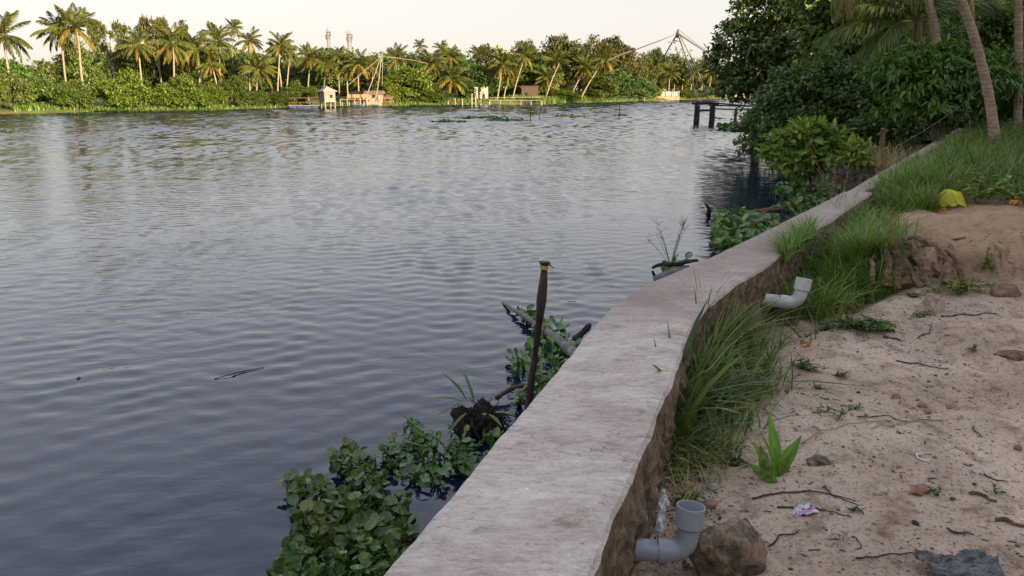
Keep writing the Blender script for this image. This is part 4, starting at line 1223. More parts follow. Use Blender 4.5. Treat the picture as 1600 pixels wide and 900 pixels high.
def big_net():
    Y = 60.0
    s = Y / FPX
    ap = D(1059, 52, Y)
    root = empty('fishing_net_frame', (D(1100, 190, Y)[0], Y, 0), 'large shore fishing net frame of poles on a dark platform', 'fishing net')
    feet = [D(1091, 160, Y), D(1112, 159, Y + .6)]
    for k, f in enumerate(feet):
        part(root, 'leg_pole', 'grey_pole', pole_curve([ap + np.array((.05 * k, 0, .1)), (ap + f) / 2 + np.array((.12, 0, 0)), f + np.array((0, 0, -.35))], .05, .07))
    # arms that carry the net, curving outwards from the apex
    part(root, 'net_arm', 'grey_pole', pole_curve([ap, D(1035, 62, Y), D(1000, 75, Y + 1), D(985, 81, Y + 1.5)], .04, .035))
    part(root, 'net_arm', 'bamboo', pole_curve([D(986, 80, Y + 1.5), D(968, 86, Y + 2), D(949, 95, Y + 2.5)], .085, .06))
    part(root, 'net_arm', 'grey_pole', pole_curve([ap, D(1045, 75, Y + 3), D(1034, 94, Y + 6), D(1030, 104, Y + 8)], .07, .035))
    part(root, 'net_arm', 'grey_pole', pole_curve([ap, D(1080, 66, Y - 1), D(1108, 84, Y - 2), D(1125, 98, Y - 3)], .065, .04))
    part(root, 'net_arm', 'grey_pole', pole_curve([ap, D(1066, 75, Y + 2), D(1078, 100, Y + 5), D(1090, 128, Y + 8)], .04, .03))
    part(root, 'rope', 'rope', pole_curve([ap + np.array((0, 0, .3)), D(1090, 70, Y + 1), D(1128, 92, Y + 3)], .02, .02))
    part(root, 'apex_lashing', 'rope', tube([ap + np.array((0, 0, -.35)), ap, ap + np.array((.02, 0, .3))], [.08, .12, .05], 8, True, .25))
    for k, (q, l) in enumerate((((1050, 66), .3), ((1060, 64), .3))):
        c = D(*q, Y); part(root, 'crosspiece', 'grey_pole', bar(c + np.array((-l, 0, .03)), c + np.array((l, .1, -.03)), .05))
    # platform
    zt = D(1100, 162, Y)[2]
    xs = [D(1090, 190, Y)[0], D(1114, 190, Y)[0]]
    for x in xs:
        for dy in (0, .8):
            part(root, 'post', 'tar_wood', tube([(x + rnd.uniform(-.05, .05), Y + dy, -1), (x, Y + dy, zt - .1)], [.13, .11], 8, True, .08))
    for dy in (0, .8):
        part(root, 'beam', 'tar_wood', box(((xs[0] + xs[1]) / 2, Y + dy, zt), (xs[1] - xs[0] + .7, .18, .16)))
        part(root, 'brace', 'tar_wood', bar((xs[0], Y + dy, zt - .55), (xs[1], Y + dy, zt - .5), .08))
    for k in range(5):
        x = xs[0] - .2 + k * (xs[1] - xs[0] + .4) / 4
        part(root, 'deck_plank', 'tar_wood', box((x, Y + .4, zt + .16), (.26, 1.3, .06)))
    part(root, 'rail', 'grey_pole', bar((xs[0] - .1, Y, zt + .75), (xs[1] + .4, Y, zt + .85), .04))
    for dz, y0 in ((.05, 0), (-.4, .6), (-.15, 1.6)):
        e = D(1175, 166 + (6 if dz < -.3 else 0), Y - 3)
        part(root, 'walkway_pole', 'tar_wood', bar((xs[1], Y + y0, zt + dz), e, .06))
    e = D(1147, 190, Y - 2)
    part(root, 'walkway_post', 'tar_wood', tube([(e[0], Y - 2, -.8), (e[0] + .1, Y - 2, zt - .35)], .11, 7))
big_net()
# stone abutment on the near bank that the walkway reaches
p = D(1166, 186, 55)
me = rock_mesh('stone_abutment', M['rock'], (1.2, 1.0, .85), 77)
put('stone_abutment', me, loc=(p[0] + .5, 55, .25), label='dark stone abutment where the net walkway meets the bank', cat='stone')
# debris caught at the platform
p = G(1124, 186, .05)
mb = MB()
for k in range(9):
    a = r.random() * 6.28
    mb.add(*tube(bend((0, 0, 0), (math.cos(a) * .7, math.sin(a) * .4, .25 * r.random()), -.05, 5), [.04, .035, .03, .02, .01], 5))
mb.build('branch_snag', M['tar_wood'], loc=p, label='dark snag of branches beside the net platform', cat='branches')

def small_net():
    Y = shoreY(590) - 5
    ap = D(596, 86, Y)
    root = empty('fishing_net_frame', (D(597, 160, Y)[0], Y, 0), 'smaller fishing net frame of bamboo beside the small house', 'fishing net')
    part(root, 'mast_pole', 'grey_pole', pole_curve([D(598, 82, Y), D(597.5, 110, Y), D(597, 134, Y + 1)], .045, .06))
    part(root, 'leg_pole', 'bamboo', pole_curve([ap, D(586, 115, Y), D(574, 146, Y)], .05, .07))
    part(root, 'leg_pole', 'bamboo', pole_curve([ap, D(593, 118, Y), D(588, 152, Y)], .05, .07))
    part(root, 'net_arm', 'bamboo', pole_curve([D(592, 92, Y), D(570, 110, Y), D(543, 134, Y)], .045, .045))
    part(root, 'net_arm', 'bamboo', pole_curve([D(604, 89, Y), D(625, 91, Y), D(650, 95, Y), D(668, 99, Y)], .05, .035))
    part(root, 'rope', 'rope', pole_curve([ap, D(599, 88, Y), D(606, 89.5, Y)], .035, .035))
    part(root, 'post', 'bamboo', tube([(D(592, 160, Y)[0], Y, -.8), (D(592, 160, Y)[0], Y, 1.7)], .14, 7))
    part(root, 'post', 'bamboo', tube([(D(568.5, 160, Y)[0], Y, -.8), (D(568.5, 160, Y)[0], Y, 1.5)], .12, 7))
small_net()
# tall leaning net poles on the grassy shore
for k, (t_, b_, lab) in enumerate((((874, 99), (848, 152), 'pale pole leaning right on the grassy shore'), ((1006, 140), (1006, 164), 'upright pole in the water left of the white fence'))):
    Y = shoreY(b_[0]) - 2
    a = D(*b_, Y); c = D(*t_, Y + 1); o = np.array((a[0], Y, 0))
    MB().add(*pole_curve([np.array((a[0], Y, -.5)) - o, (a + c) / 2 - o + np.array((.1, 0, 0)), c - o], .12, .06)).build('net_pole', M['bamboo'], loc=o, label=lab, cat='pole')
# thin stakes in midstream
for (px, pb, pt, dx, lab) in ((828.5, 187, 165, 1, 'thin dark upright stake in midstream, left of the pair'), (840, 184, 166, 6, 'thin dark slanting stake in midstream, right of the pair'), (968, 182, 161, 0, 'thin dark lone stake in midstream left of the big net')):
    a = G(px, pb, 0); Y = a[1]; c = D(px + dx, pt, Y)
    MB().add(*tube([(0, 0, -.6), (c[0] - a[0], 0, c[2])], [.045, .03], 6)).build('water_stake', M['tar_wood'], loc=a, label=lab, cat='stake', group='stakes in midstream')

# ------------------------------------------------------------------ right bank: big tree, mangroves, palms
def built_tree(name, label, cat, Y, base, blobs_px, n, L, W, mat, k=26, spread=.27, r0=.2, seed=1, kind='hex', trunk_mat='bark', hang=.25, fill=.25, group=None, roots=False, limbs=True, stems=1, stem_to=.6):
    """a tree or bush whose lobes are given by where they stand; base in metres"""
    r = np.random.default_rng(seed)
    base = np.asarray(base, float)
    root = empty(name, base, label, cat, group)
    blobs = []
    for (px, py, dy, rad) in blobs_px:
        c = D(px, py, Y + dy)
        blobs.append((c - base, (rad, rad, rad * .85) if not hasattr(rad, '__len__') else rad))
    mb = MB()
    foliage(mb, blobs, n, L, W, k=k, spread=spread, kind=kind, r=r, hang=hang, fill=fill)
    mb.build('crown', M[mat], root)
    tb = MB()
    cen = np.mean([b[0] for b in blobs], 0)
    for s in range(stems):
        off = np.array((r.normal() * .3, r.normal() * .3, 0)) * (stems > 1)
        top = cen * np.array((stem_to, stem_to, .9)) + off * 2
        C = bend(off + np.array((0, 0, -.3)), top, 0, 9, (r.normal() * .1, 0, 0))
        V, F = tube(C, np.linspace(r0, r0 * .4, 9), 8, True, .1); tb.add(V, F)
        if limbs:
            for b in blobs[s::stems]:
                kk = 3 + int(r.random() * 5)
                V, F = tube(bend(C[kk], np.asarray(b[0]), -.1, 6, r.normal(size=3) * .1), np.linspace(r0 * .4, r0 * .08, 6), 6, True, .1); tb.add(V, F)
    if roots:
        for kk in range(14):
            a = r.random() * 6.28; d = .5 + .8 * r.random()
            V, F = tube(bend((math.cos(a) * .15, math.sin(a) * .15, .7 + .3 * r.random()), (math.cos(a) * d, math.sin(a) * d, -.45), -.2, 6), np.linspace(.025, .018, 6), 5); tb.add(V, F)
    tb.build('trunk', M[trunk_mat], root)
    return root

built_tree('broadleaf_tree', 'big dark green tree overhanging the river behind the net platform', 'tree', 44, (D(1182, 165, 44)[0], 44, .2),
    [(1150, 62, 0, 1.3), (1142, 100, 0, 1.25), (1150, 132, -.5, 1.2), (1180, 30, 0, 1.5), (1195, 75, -1, 1.7), (1190, 115, -1, 1.4), (1225, 10, 0, 1.9), (1240, 60, -1, 1.9), (1235, 105, 0, 1.6),
     (1285, 20, 0, 2.2), (1290, 80, 0, 2.1), (1330, 40, 1, 2.2), (1210, -35, 0, 1.8), (1270, -40, 0, 2.2), (1225, 130, 1, 1.3), (1165, 145, 0, .9)],
    26000, .23, .15, 'leaf_dark', k=18, spread=.21, r0=.33, seed=61, fill=.25)
built_tree('mangrove', 'large dark mangrove leaning over the water before the big tree', 'mangrove', 26, (D(1250, 230, 26)[0], 26, .2),
    [(1205, 185, 0, .9), (1190, 222, -.3, .75), (1230, 150, 0, 1.0), (1245, 205, -1, 1.0), (1275, 140, .5, 1.1), (1285, 190, 0, 1.0), (1320, 130, 1, 1.2), (1330, 180, 0, 1.1), (1365, 150, 1, 1.2), (1370, 200, 0, 1.0), (1222, 232, -.5, .6), (1300, 230, -.5, .8)],
    26000, .15, .095, 'leaf_dark', k=17, spread=.21, r0=.12, seed=62, stems=4, roots=True, fill=.3)
built_tree('mangrove', 'dark mangrove thicket right of the large one, over the wall end', 'mangrove', 23, (D(1390, 215, 23)[0], 23, .3),
    [(1345, 215, 0, .7), (1375, 165, 1, 1.0), (1400, 120, 2, 1.1), (1420, 170, 1, .9), (1440, 130, 2, 1.1), (1455, 90, 3, 1.2), (1400, 205, 0, .7)],
    15000, .15, .09, 'leaf_dark', k=16, spread=.21, r0=.1, seed=63, stems=3, fill=.3)
built_tree('shrub', 'bush with large pale green leaves standing before the dark mangroves', 'bush', 18.2, (D(1275, 285, 18.2)[0], 18.2, .05),
    [(1225, 225, 0, .36), (1250, 208, 0, .36), (1280, 215, .1, .38), (1305, 222, 0, .3), (1240, 250, -.2, .38), (1275, 245, -.2, .38), (1258, 268, -.2, .26), (1212, 240, 0, .22), (1300, 245, .1, .28)],
    1900, .20, .095, 'leaf_bright', k=14, spread=.3, r0=.035, seed=64, stems=4, hang=.05, fill=.2, stem_to=.8)
built_tree('shrub', 'small light green bush between the large leaved bush and the wall', 'bush', 16.5, (D(1345, 252, 16.5)[0], 16.5, .1),
    [(1335, 240, 0, .22), (1352, 238, 0, .24), (1343, 248, -.1, .2)], 420, .17, .08, 'leaf_bright', k=10, spread=.3, r0=.02, seed=65, stems=2, hang=.05)
built_tree('broadleaf_tree', 'leafy tree with drooping mid green sprays left of the leaning palm trunk', 'tree', 19.5, (D(1470, 200, 19.5)[0], 19.5, 1.2),
    [(1395, 118, 0, .6), (1420, 140, 0, .65), (1450, 122, 0, .7), (1485, 138, 0, .7), (1475, 105, .3, .65), (1515, 120, 0, .75), (1430, 100, .3, .6), (1510, 152, 0, .55), (1555, 130, .6, .8), (1450, 160, -.3, .5), (1480, 170, 0, .45), (1415, 165, 0, .5)],
    12000, .20, .07, 'leaf_mid', k=13, spread=.22, r0=.12, seed=66, stems=2, hang=.7, fill=.2)
built_tree('broadleaf_tree', 'dark tree with yellow green top behind the right trunk', 'tree', 27, (D(1570, 170, 27)[0], 27, 1.4),
    [(1545, 20, 0, 1.2), (1580, 60, 0, 1.3), (1550, 90, 0, 1.2), (1610, 20, 0, 1.3), (1590, 110, 0, 1.0), (1620, 130, 0, 1.2), (1510, 50, 1, 1.2)],
    11000, .19, .085, 'leaf_mid', k=14, spread=.22, r0=.15, seed=67, hang=.4)
# dense trees closing the view at the right
for k, (blobs, Y, base, lab, sd) in enumerate((
    ([(1350, 0, 0, 1.9), (1320, 60, 0, 1.7), (1380, 60, 0, 1.8), (1360, 110, 0, 1.5), (1400, 10, 0, 1.9), (1300, -30, 0, 1.8), (1310, 110, 0, 1.4)], 33, (1350, 160), 'dark dense tree behind the drooping palm fronds', 68),
    ([(1440, 0, 0, 1.9), (1430, 60, 0, 1.8), (1480, 40, 0, 1.9), (1520, 10, 0, 2.0), (1500, 90, 0, 1.7), (1450, 110, 0, 1.6), (1470, -40, 0, 2)], 33, (1480, 160), 'dark dense tree behind the thin middle trunk', 69),
    ([(1560, 0, 0, 2.0), (1600, 50, 0, 2.0), (1560, 80, 0, 1.9), (1640, 10, 0, 2.2), (1620, 110, 0, 1.9), (1540, 130, 0, 1.5), (1600, 150, -1, 1.4), (1680, 80, 0, 2)], 33, (1600, 160), 'dark dense tree at the right edge of the picture', 70),
    ([(1450, 160, 0, 1.0), (1490, 175, 0, .9), (1530, 170, 0, 1.0), (1570, 165, 0, 1.1), (1610, 175, 0, 1.1), (1430, 190, 0, .8), (1400, 170, 0, 1.1)], 28, (1500, 195), 'dark undergrowth bush at the foot of the right bank trees', 71))):
    built_tree('broadleaf_tree' if k < 3 else 'shrub', lab, 'tree' if k < 3 else 'bush', Y, (D(*base, Y)[0], Y, 1.3 if k < 3 else 1.5), blobs, 15000, .24, .15, 'leaf_dark', k=26, spread=.26, r0=.2 if k < 3 else .05, seed=sd, fill=.35, stems=1 if k < 3 else 3)
# low leafy plants by the right trunk
built_tree('shrub', 'low bush with pale flowers at the foot of the right trunk', 'bush', 20.6, (D(1575, 195, 20.6)[0], 20.6, H(12.9, 20.6)),
    [(1565, 165, 0, .3), (1580, 150, 0, .35), (1595, 170, -.2, .35), (1560, 180, 0, .25)], 1500, .14, .07, 'leaf_mid', k=14, r0=.02, seed=72, stems=3)

# palms of the near bank
b = gnd(1557, 226); Yp = b[1]
palm(b - np.array((0, 0, .1)), D(1420, -190, Yp + .3), 3.0, 'thick pale palm trunk leaning left, nearest on the right bank', 'palms of the near bank', .098, .086, lib=FRN, bark='palm_bark', bow=.10, seed=201, seg=14, nf=18)
b = D(1593, 192, 19.6); Yp2 = b[1]; b[2] = H(b[0], b[1])
palm(b - np.array((0, 0, .1)), D(1586, -260, Yp2), 3.2, 'upright pale palm trunk at the right edge', 'palms of the near bank', .095, .085, lib=FRN, bark='palm_bark', bow=.02, seed=202, seg=14, nf=18)
Y3 = 20.9
b = D(1478, 190, Y3); b[2] = 1.3
palm(b, D(1432, -120, Y3), 3.0, 'slender shaded palm trunk between bushes left of the leaning one', 'palms of the near bank', .11, .10, lib=FRN, bark='palm_bark', bow=.05, seed=203, seg=12, nf=18)
# the low palm whose fronds hang over the bushes, laid frond by frond
Y4 = 22.3
cr = D(1432, 34, Y4); b = np.array((cr[0] + 1.2, Y4 + 2.2, 1.1))
lowp = empty('coconut_palm', b, 'low palm whose long fronds arch over the mangroves', 'palm tree', 'palms of the near bank')
h = cr - b
t = np.linspace(0, 1, 10)[:, None]
MB().add(*tube(h * t + np.array((.15, 0, 0)) * np.sin(t * 3), np.linspace(.17, .13, 10), 12, True, .05)).build('trunk', M['palm_bark'], lowp, smooth=True)
for (az, el, L, kind, vi) in ((178, 38, 3.0, 'up', 0), (186, 24, 3.1, 'up', 1), (200, 14, 3.0, 'mid', 0), (172, 8, 2.9, 'mid', 1), (190, 0, 3.0, 'mid', 0), (215, -6, 2.6, 'mid', 1), (182, -14, 2.4, 'mid', 1), (225, -20, 1.9, 'low', 1), (250, -25, 1.6, 'low', 0),
        (160, 45, 2.9, 'up', 1), (140, 30, 2.8, 'up', 0), (110, 40, 2.7, 'up', 1), (60, 35, 2.7, 'up', 0), (20, 30, 2.6, 'mid', 0), (330, 25, 2.5, 'mid', 1), (290, 35, 2.2, 'up', 1), (245, 40, 2.4, 'up', 0), (40, 5, 2.5, 'mid', 1), (100, 5, 2.6, 'mid', 0), (265, -35, 1.5, 'low', 0)):
    put('frond', FRN[kind][vi], lowp, loc=h, rot=(rnd.uniform(-.2, .2), -R(el), R(az)), scale=L)
# bare stems and dry litter on the mud between bush and wall
rr = np.random.default_rng(77)
bs = empty('bare_shrub', (D(1325, 285, 15.6)[0], 15.6, .15), 'bare brown stems of a leafless shrub between bush and wall', 'shrub')
for k in range(16):
    a = rr.random() * 6.28; e = np.array((math.cos(a) * .9, math.sin(a) * .6, .5 + .6 * rr.random()))
    C = bend((math.cos(a) * .25, math.sin(a) * .25, -.15), e, -.08, 7, rr.normal(size=3) * .08)
    MB().add(*tube(C, np.linspace(.024, .007, 7), 6, True, .15)).build('stem', M['dead_wood'], bs)
mb = MB()
for k in range(900):
    y = 14.2 + 7 * rr.random(); x = XL(y) - .1 - 3.2 * rr.random()
    if x < np.interp(y, [13, 15.5, 19.5, 26], [6.3, 8.0, 8.4, 9.8]): continue
    mb.add(*leaves(np.array([[x, y, .22 + .06 * rr.random()]]), rr.normal(size=(1, 3)) * np.array((1, 1, .3)), np.array([[0, 0, 1.]]) + rr.normal(size=(1, 3)) * .4, .16, .09), rr.random())
mb.build('leaf_litter', M['litter'], kind='stuff', label='brown leaf litter on the mud beside the far wall', cat='litter')
# stay wire from the wall to the trees
a = D(1372, 243, 14.5); c = D(1600, 78, 20)
C = bend(a, c, .25, 24)
MB().add(*tube(C - a, .007, 6)).build('stay_wire', M['rope'], loc=a, label='thin slack wire running from the wall up into the trees', cat='wire')
# stump of a post at the wall
a = D(1376, 235, 15.5); o = np.array((a[0], 15.5, .3))
MB().add(*tube([(0, 0, 0), (.02, 0, .5), (0, 0, a[2] + .45 - .3)], [.06, .05, .055], 7, True, .1)).add(*tube([(-.1, 0, a[2] + .02), (.1, 0, a[2] + .1)], [.03, .03], 6)).build('post_stump', M['dead_wood'], loc=o, label='short weathered post standing beside the far wall', cat='post')

# ------------------------------------------------------------------ grove behind the photographer and inland: it shades the near bank
r = np.random.default_rng(15)
mb = MB()
spots = []
for k in range(26):
    spots.append((-8 + k * 2.9 + r.normal() * 1.0, -22 - 5 * r.random() + k * .9, 12.5 + 2.5 * r.random()))
for k in range(16):
    spots.append((-2 + k * 5.0 + r.normal(), -36 + r.normal() * 2 + k * 1.0, 14.5 + 2.5 * r.random()))
for k in range(30):
    spots.append((46 + r.random() * 12 + k * .85, 0 + k * 3.2 + r.normal(), 13 + 3 * r.random()))
for k in range(22):
    spots.append((2 + k * 3.1 + r.normal() * .6, -15 - 2 * r.random() + k * .8, 10.5 + 2.5 * r.random()))
for (x, y, hh) in spots:
    bl = [((x, y, hh * .78), (2.6, 2.6, hh * .22)), ((x + 1.4, y + .8, hh * .55), (2.4, 2.4, hh * .2)), ((x - 1.3, y - .5, hh * .42), (2.4, 2.4, hh * .22)), ((x + .4, y, hh * .2), (2.4, 2.2, hh * .2))]
    foliage(mb, bl, 1300, .75, .5, k=14, r=r, fill=.5)
    V, F = tube([(x, y, .5), (x + .2, y, hh * .5), (x, y + .2, hh * .85)], [.28, .2, .06], 6); mb.add(V, F, 0, 1)
mb.build('shade_grove', [M['leaf_dark'], M['bark']], kind='stuff', label='dense grove behind and beside the photographer that shades the bank', cat='woods')

# ------------------------------------------------------------------ grasses of the near bank
def scatter_poly(poly_px, n, r, zfun=gnd):
    poly = np.array([zfun(*p)[:2] for p in poly_px])
    lo, hi = poly.min(0), poly.max(0)
    out = []
    x0, y0 = poly[:, 0], poly[:, 1]; x1, y1 = np.roll(x0, -1), np.roll(y0, -1)
    while len(out) < n:
        p = lo + (hi - lo) * r.random((n, 2))
        ins = np.zeros(n, bool)
        for a, b, c, d in zip(x0, y0, x1, y1):
            cond = ((b > p[:, 1]) != (d > p[:, 1]))
            ins ^= cond & (p[:, 0] < (c - a) * (p[:, 1] - b) / (d - b + 1e-12) + a)
        out += list(p[ins])
    return np.array(out[:n])

def grass_patch(mb, P2, h, w, lean, r, clump=0, z=None):
    n = len(P2)
    if clump:
        c = P2[r.integers(0, n, max(3, n // clump))]
        P2 = c[r.integers(0, len(c), n)] + r.normal(size=(n, 2)) * .05
    P2 = P2[~((np.abs(P2[:, 0] - 1.98) < .36) & (P2[:, 1] > 4.72) & (P2[:, 1] < 5.44))]      # clear of the drain pipe
    n = len(P2)
    zz = near_h(P2[:, 0], P2[:, 1]) if z is None else np.full(n, z)
    blades(mb, np.column_stack([P2, zz - .015]), h, w, lean, r)

r = np.random.default_rng(33)
# lush grass in the hollow by the second pipe
mb = MB()
P = scatter_poly([(1225, 440), (1290, 372), (1345, 352), (1385, 395), (1400, 445), (1345, 480), (1270, 500), (1200, 520), (1180, 490)], 3800, r)
grass_patch(mb, P, .30, .011, .75, r, 14)
P = scatter_poly([(1240, 440), (1290, 375), (1345, 360), (1390, 410), (1395, 450), (1330, 490), (1270, 500)], 2200, r)
grass_patch(mb, P, .38, .011, .9, r, 22)
P = scatter_poly([(1235, 410), (1300, 350), (1335, 345), (1310, 400), (1250, 440)], 900, r)
grass_patch(mb, P, .42, .011, .8, r, 16)
mb.build('grass', M['grass_lush'], kind='stuff', label='lush grass growing in the hollow round the second pipe', cat='grass')
# taller thin grass along the wall
mb = MB()
P = scatter_poly([(1085, 560), (1130, 500), (1210, 440), (1250, 470), (1200, 530), (1150, 570), (1110, 640), (1060, 690), (1045, 660)], 2700, r)
grass_patch(mb, P, .27, .009, .85, r, 16)
P = scatter_poly([(1045, 700), (1090, 600), (1180, 560), (1215, 610), (1160, 680), (1100, 730), (1060, 770)], 1500, r)
grass_patch(mb, P, .18, .009, 1.0, r, 20)
mb.build('grass', M['grass_dark'], kind='stuff', label='thin dark grass along the foot of the wall', cat='grass')
# grass standing close against the wall face and spilling over its edge
mb = MB(); mb3 = MB()
n = 4200
yy = 3.3 + 6.0 * r.random(n)
dd = np.abs(r.normal(size=n)) * np.interp(yy, [3.3, 4.5, 6, 8, 9.3], [.10, .16, .26, .2, .15]) + .03
dens = np.interp(yy, [3.3, 3.7, 4.3, 4.7, 5.2, 5.6, 6.0, 7.0, 7.6, 8.4, 9.3], [.3, .7, .75, .8, .85, 1, 1, .8, .5, .35, .3]) * (.3 + 1.6 * np.clip(fbm(yy * 3.1, yy * 0 + 50, 2) + .35, 0, 1))
kp = r.random(n) < dens
P = np.column_stack([XR(yy) + dd / .82, yy])[kp]
grass_patch(mb, P[: len(P) // 2], .26, .010, .9, r, 14)
grass_patch(mb3, P[len(P) // 2:], .28, .009, .9, r, 8)
# the tall bright clump round the second pipe
P = scatter_poly([(1225, 455), (1262, 395), (1310, 362), (1352, 372), (1385, 415), (1350, 455), (1290, 470), (1262, 455)], 2000, r)
grass_patch(mb, P, .46, .012, .8, r, 26)
yy = 4.5 + 1.0 * r.random(700); P = np.column_stack([XR(yy) + .03 + .14 * r.random(700), yy])
grass_patch(mb3, P, .34, .009, .7, r, 12)
# a drooping fringe that leans over the wall top
yy = 5.7 + .95 * r.random(620)
P = np.column_stack([XR(yy) + .0 + .07 * r.random(620), yy])
blades(mb, np.column_stack([P, np.full(620, WT - .06)]), .22, .009, .9, r, seg=5, ang=(R(120), 1.1))
yy = 3.45 + 1.1 * r.random(150)
P = np.column_stack([XR(yy) + .04 + .10 * r.random(150), yy])
blades(mb3, np.column_stack([P, near_h(P[:, 0], P[:, 1])]), .38, .009, .8, r, seg=5, ang=(R(30), .8))
mb.build('grass', M['grass_lush'], kind='stuff', label='grass standing against the wall face and spilling over its edge', cat='grass')
mb3.build('grass', M['grass'], kind='stuff', label='yellowing grass among the blades against the wall face', cat='grass')
# broad bladed tufts hanging over the wall edge
def tuft(px, py, n, h, w, lean, label, mat='grass', z=None):
    o = gnd(px, py)
    if z is not None: o = G(px, py, z)
    mb = MB()
    rr = np.random.default_rng(int(px * 7 + py))
    blades(mb, np.column_stack([rr.normal(size=(n, 2)) * .03, np.full(n, -.01)]), h, w, lean, rr, seg=5)
    mb.build('grass_tuft', M[mat], loc=o, label=label, cat='grass', group='grass tufts beside the wall')
tuft(1052, 690, 18, .50, .024, .8, 'broad bladed tuft leaning over the wall edge, nearest the camera', 'grass')
tuft(1040, 665, 10, .55, .026, 1.0, 'broad bladed tuft with blades lying on the wall top', 'grass_dark')
tuft(1085, 560, 14, .42, .012, .5, 'thin tall tuft standing up against the wall top at mid wall', 'grass_dark')
tuft(1095, 545, 8, .62, .007, .35, 'wispy seed grass sticking up above mid wall', 'grass')
tuft(1140, 520, 14, .38, .012, .6, 'tuft just beyond the wispy seed grass at mid wall', 'grass_dark')
tuft(1095, 625, 14, .28, .012, .8, 'dark spreading tuft between sand and wall below mid wall', 'grass_dark')
# green field beyond the mound
mb = MB(); mb2 = MB()
P = scatter_poly([(1370, 325), (1372, 296), (1430, 262), (1500, 222), (1560, 205), (1660, 190), (1720, 280), (1620, 322), (1560, 318), (1470, 326)], 9000, r)
grass_patch(mb, P[:6500], .30, .012, .7, r, 8)
grass_patch(mb2, P[6500:], .38, .012, .7, r, 12)
P = np.column_stack([XL(np.linspace(9.6, 20, 2600)) + .46 + np.abs(r.normal(size=2600)) * .3, np.linspace(9.6, 20, 2600)])
P = P[r.random(len(P)) < np.interp(P[:, 1], [9.6, 11, 14, 20], [1, .8, .5, .7])]
blades(mb, np.column_stack([P, np.full(len(P), WT - .04)]), .26, .012, .8, r)
P = scatter_poly([(1480, 215), (1560, 190), (1700, 180), (1720, 215), (1600, 230)], 2600, r)
grass_patch(mb2, P, .38, .018, .7, r, 8)
P = scatter_poly([(1365, 328), (1372, 300), (1430, 285), (1475, 305), (1470, 325), (1420, 332)], 1600, r)
grass_patch(mb, P, .30, .011, .8, r, 14)
mb.build('grass', M['grass_lush'], kind='stuff', label='green grass field beyond the sandy mound', cat='grass')
mb2.build('grass', M['grass_dark'], kind='stuff', label='darker long grass mixed into the field under the palms', cat='grass')
# pale feathery grass beside the far wall
mb = MB()
o = D(1400, 245, 13.6)
P = np.column_stack([o[0] + r.normal(size=260) * .25, 13.6 + r.normal(size=260) * .25, np.full(260, WT - .1)])
blades(mb, P, .42, .006, .6, r); mb.build('grass', M['straw'], kind='stuff', label='pale feathery grass rising from the far wall', cat='grass')
# creeping weeds on the sand
def weed(px, py, rad, n, label, h=.03, leaf=.028, mat='grass_dark'):
    """a creeping plant: runners from one root, leaves set along them"""
    o = gnd(px, py); rr = np.random.default_rng(int(px + 3 * py))
    mb = MB(); P = []
    ns = max(4, n // 9)
    for k in range(ns):
        a = rr.random() * 6.28; d = rad * (.4 + 1.3 * rr.random())
        ex_, ey_ = math.cos(a) * d, math.sin(a) * d * .65
        t = np.linspace(0, 1, 7)
        x = ex_ * t + .12 * rad * np.sin(t * 6 + k); y = ey_ * t + .1 * rad * np.sin(t * 5 + 2 * k) * t
        z = near_h(x + o[0], y + o[1]) - o[2] + h * (.15 + .9 * rr.random()) * np.sin(t * 2.4)
        x[0] = y[0] = 0; z[0] = -.01
        C = np.column_stack([x, y, z]); mb.add(*tube(C, .0022, 4), .2)
        q = rr.random(max(3, n // ns)) * 5.99
        P.append(np.stack([np.interp(q, np.arange(7), C[:, j]) for j in range(3)], 1))
    P = np.concatenate(P); m = len(P)
    A = np.column_stack([rr.normal(size=(m, 2)), rr.random(m) * .7])
    V, F = leaves(P, A, np.array((0, 0, 1.)) + rr.normal(size=(m, 3)) * .3, leaf * (.6 + .8 * rr.random(m)), leaf * .5, 'hex')
    mb.add(V, F, np.tile(rr.random(m), 2))
    mb.build('creeping_weed', M[mat], loc=o, label=label, cat='weed', group='weeds on the sand')
weed(1330, 512, .22, 420, 'spreading dark green weed at the lip of the grass hollow', .08, .045)
weed(1385, 515, .10, 120, 'end of the weed mat nearest the open sand', .05, .04)
weed(1258, 577, .07, 90, 'round green weed alone on the sand below the hollow', .04, .03)
weed(1318, 587, .05, 40, 'small flat weed right of the round one', .02, .025)
weed(1282, 608, .04, 30, 'tiny weed below the round one', .02, .022)
weed(1290, 643, .05, 26, 'sparse weed left of the brown stones', .03, .022)
weed(1335, 640, .03, 18, 'single small weed seedling in the open sand', .03, .022)
weed(1310, 655, .02, 10, 'very small bright seedling on the sand', .04, .025, 'grass_lush')
weed(1430, 465, .08, 60, 'weed beside the small clod below the roots', .04, .035)
weed(1500, 455, .22, 260, 'low green weed along the foot of the mound', .09, .045, 'grass_lush')
weed(1440, 495, .06, 40, 'small weed below the upright clod', .03, .03)
weed(1520, 545, .03, 24, 'lone sprig on the open sand at right', .03, .025)
weed(1545, 385, .06, 60, 'green sprig growing on the mound face', .1, .04, 'grass_lush')
weed(1555, 770, .03, 14, 'sprig beside the dark bark chip', .03, .02)
weed(1465, 775, .03, 14, 'sprig beside the half buried stone', .03, .02)
weed(1330, 800, .03, 14, 'sprig by the twigs near the wrapper', .03, .02)
weed(1085, 735, .09, 110, 'clump of small round weed leaves below the wall tufts', .10, .04, 'grass')
weed(1150, 725, .06, 70, 'dark ferny weed left of the bright lily plant', .05, .03)
weed(1070, 790, .07, 60, 'small weed behind the nearest pipe', .05, .03, 'grass')
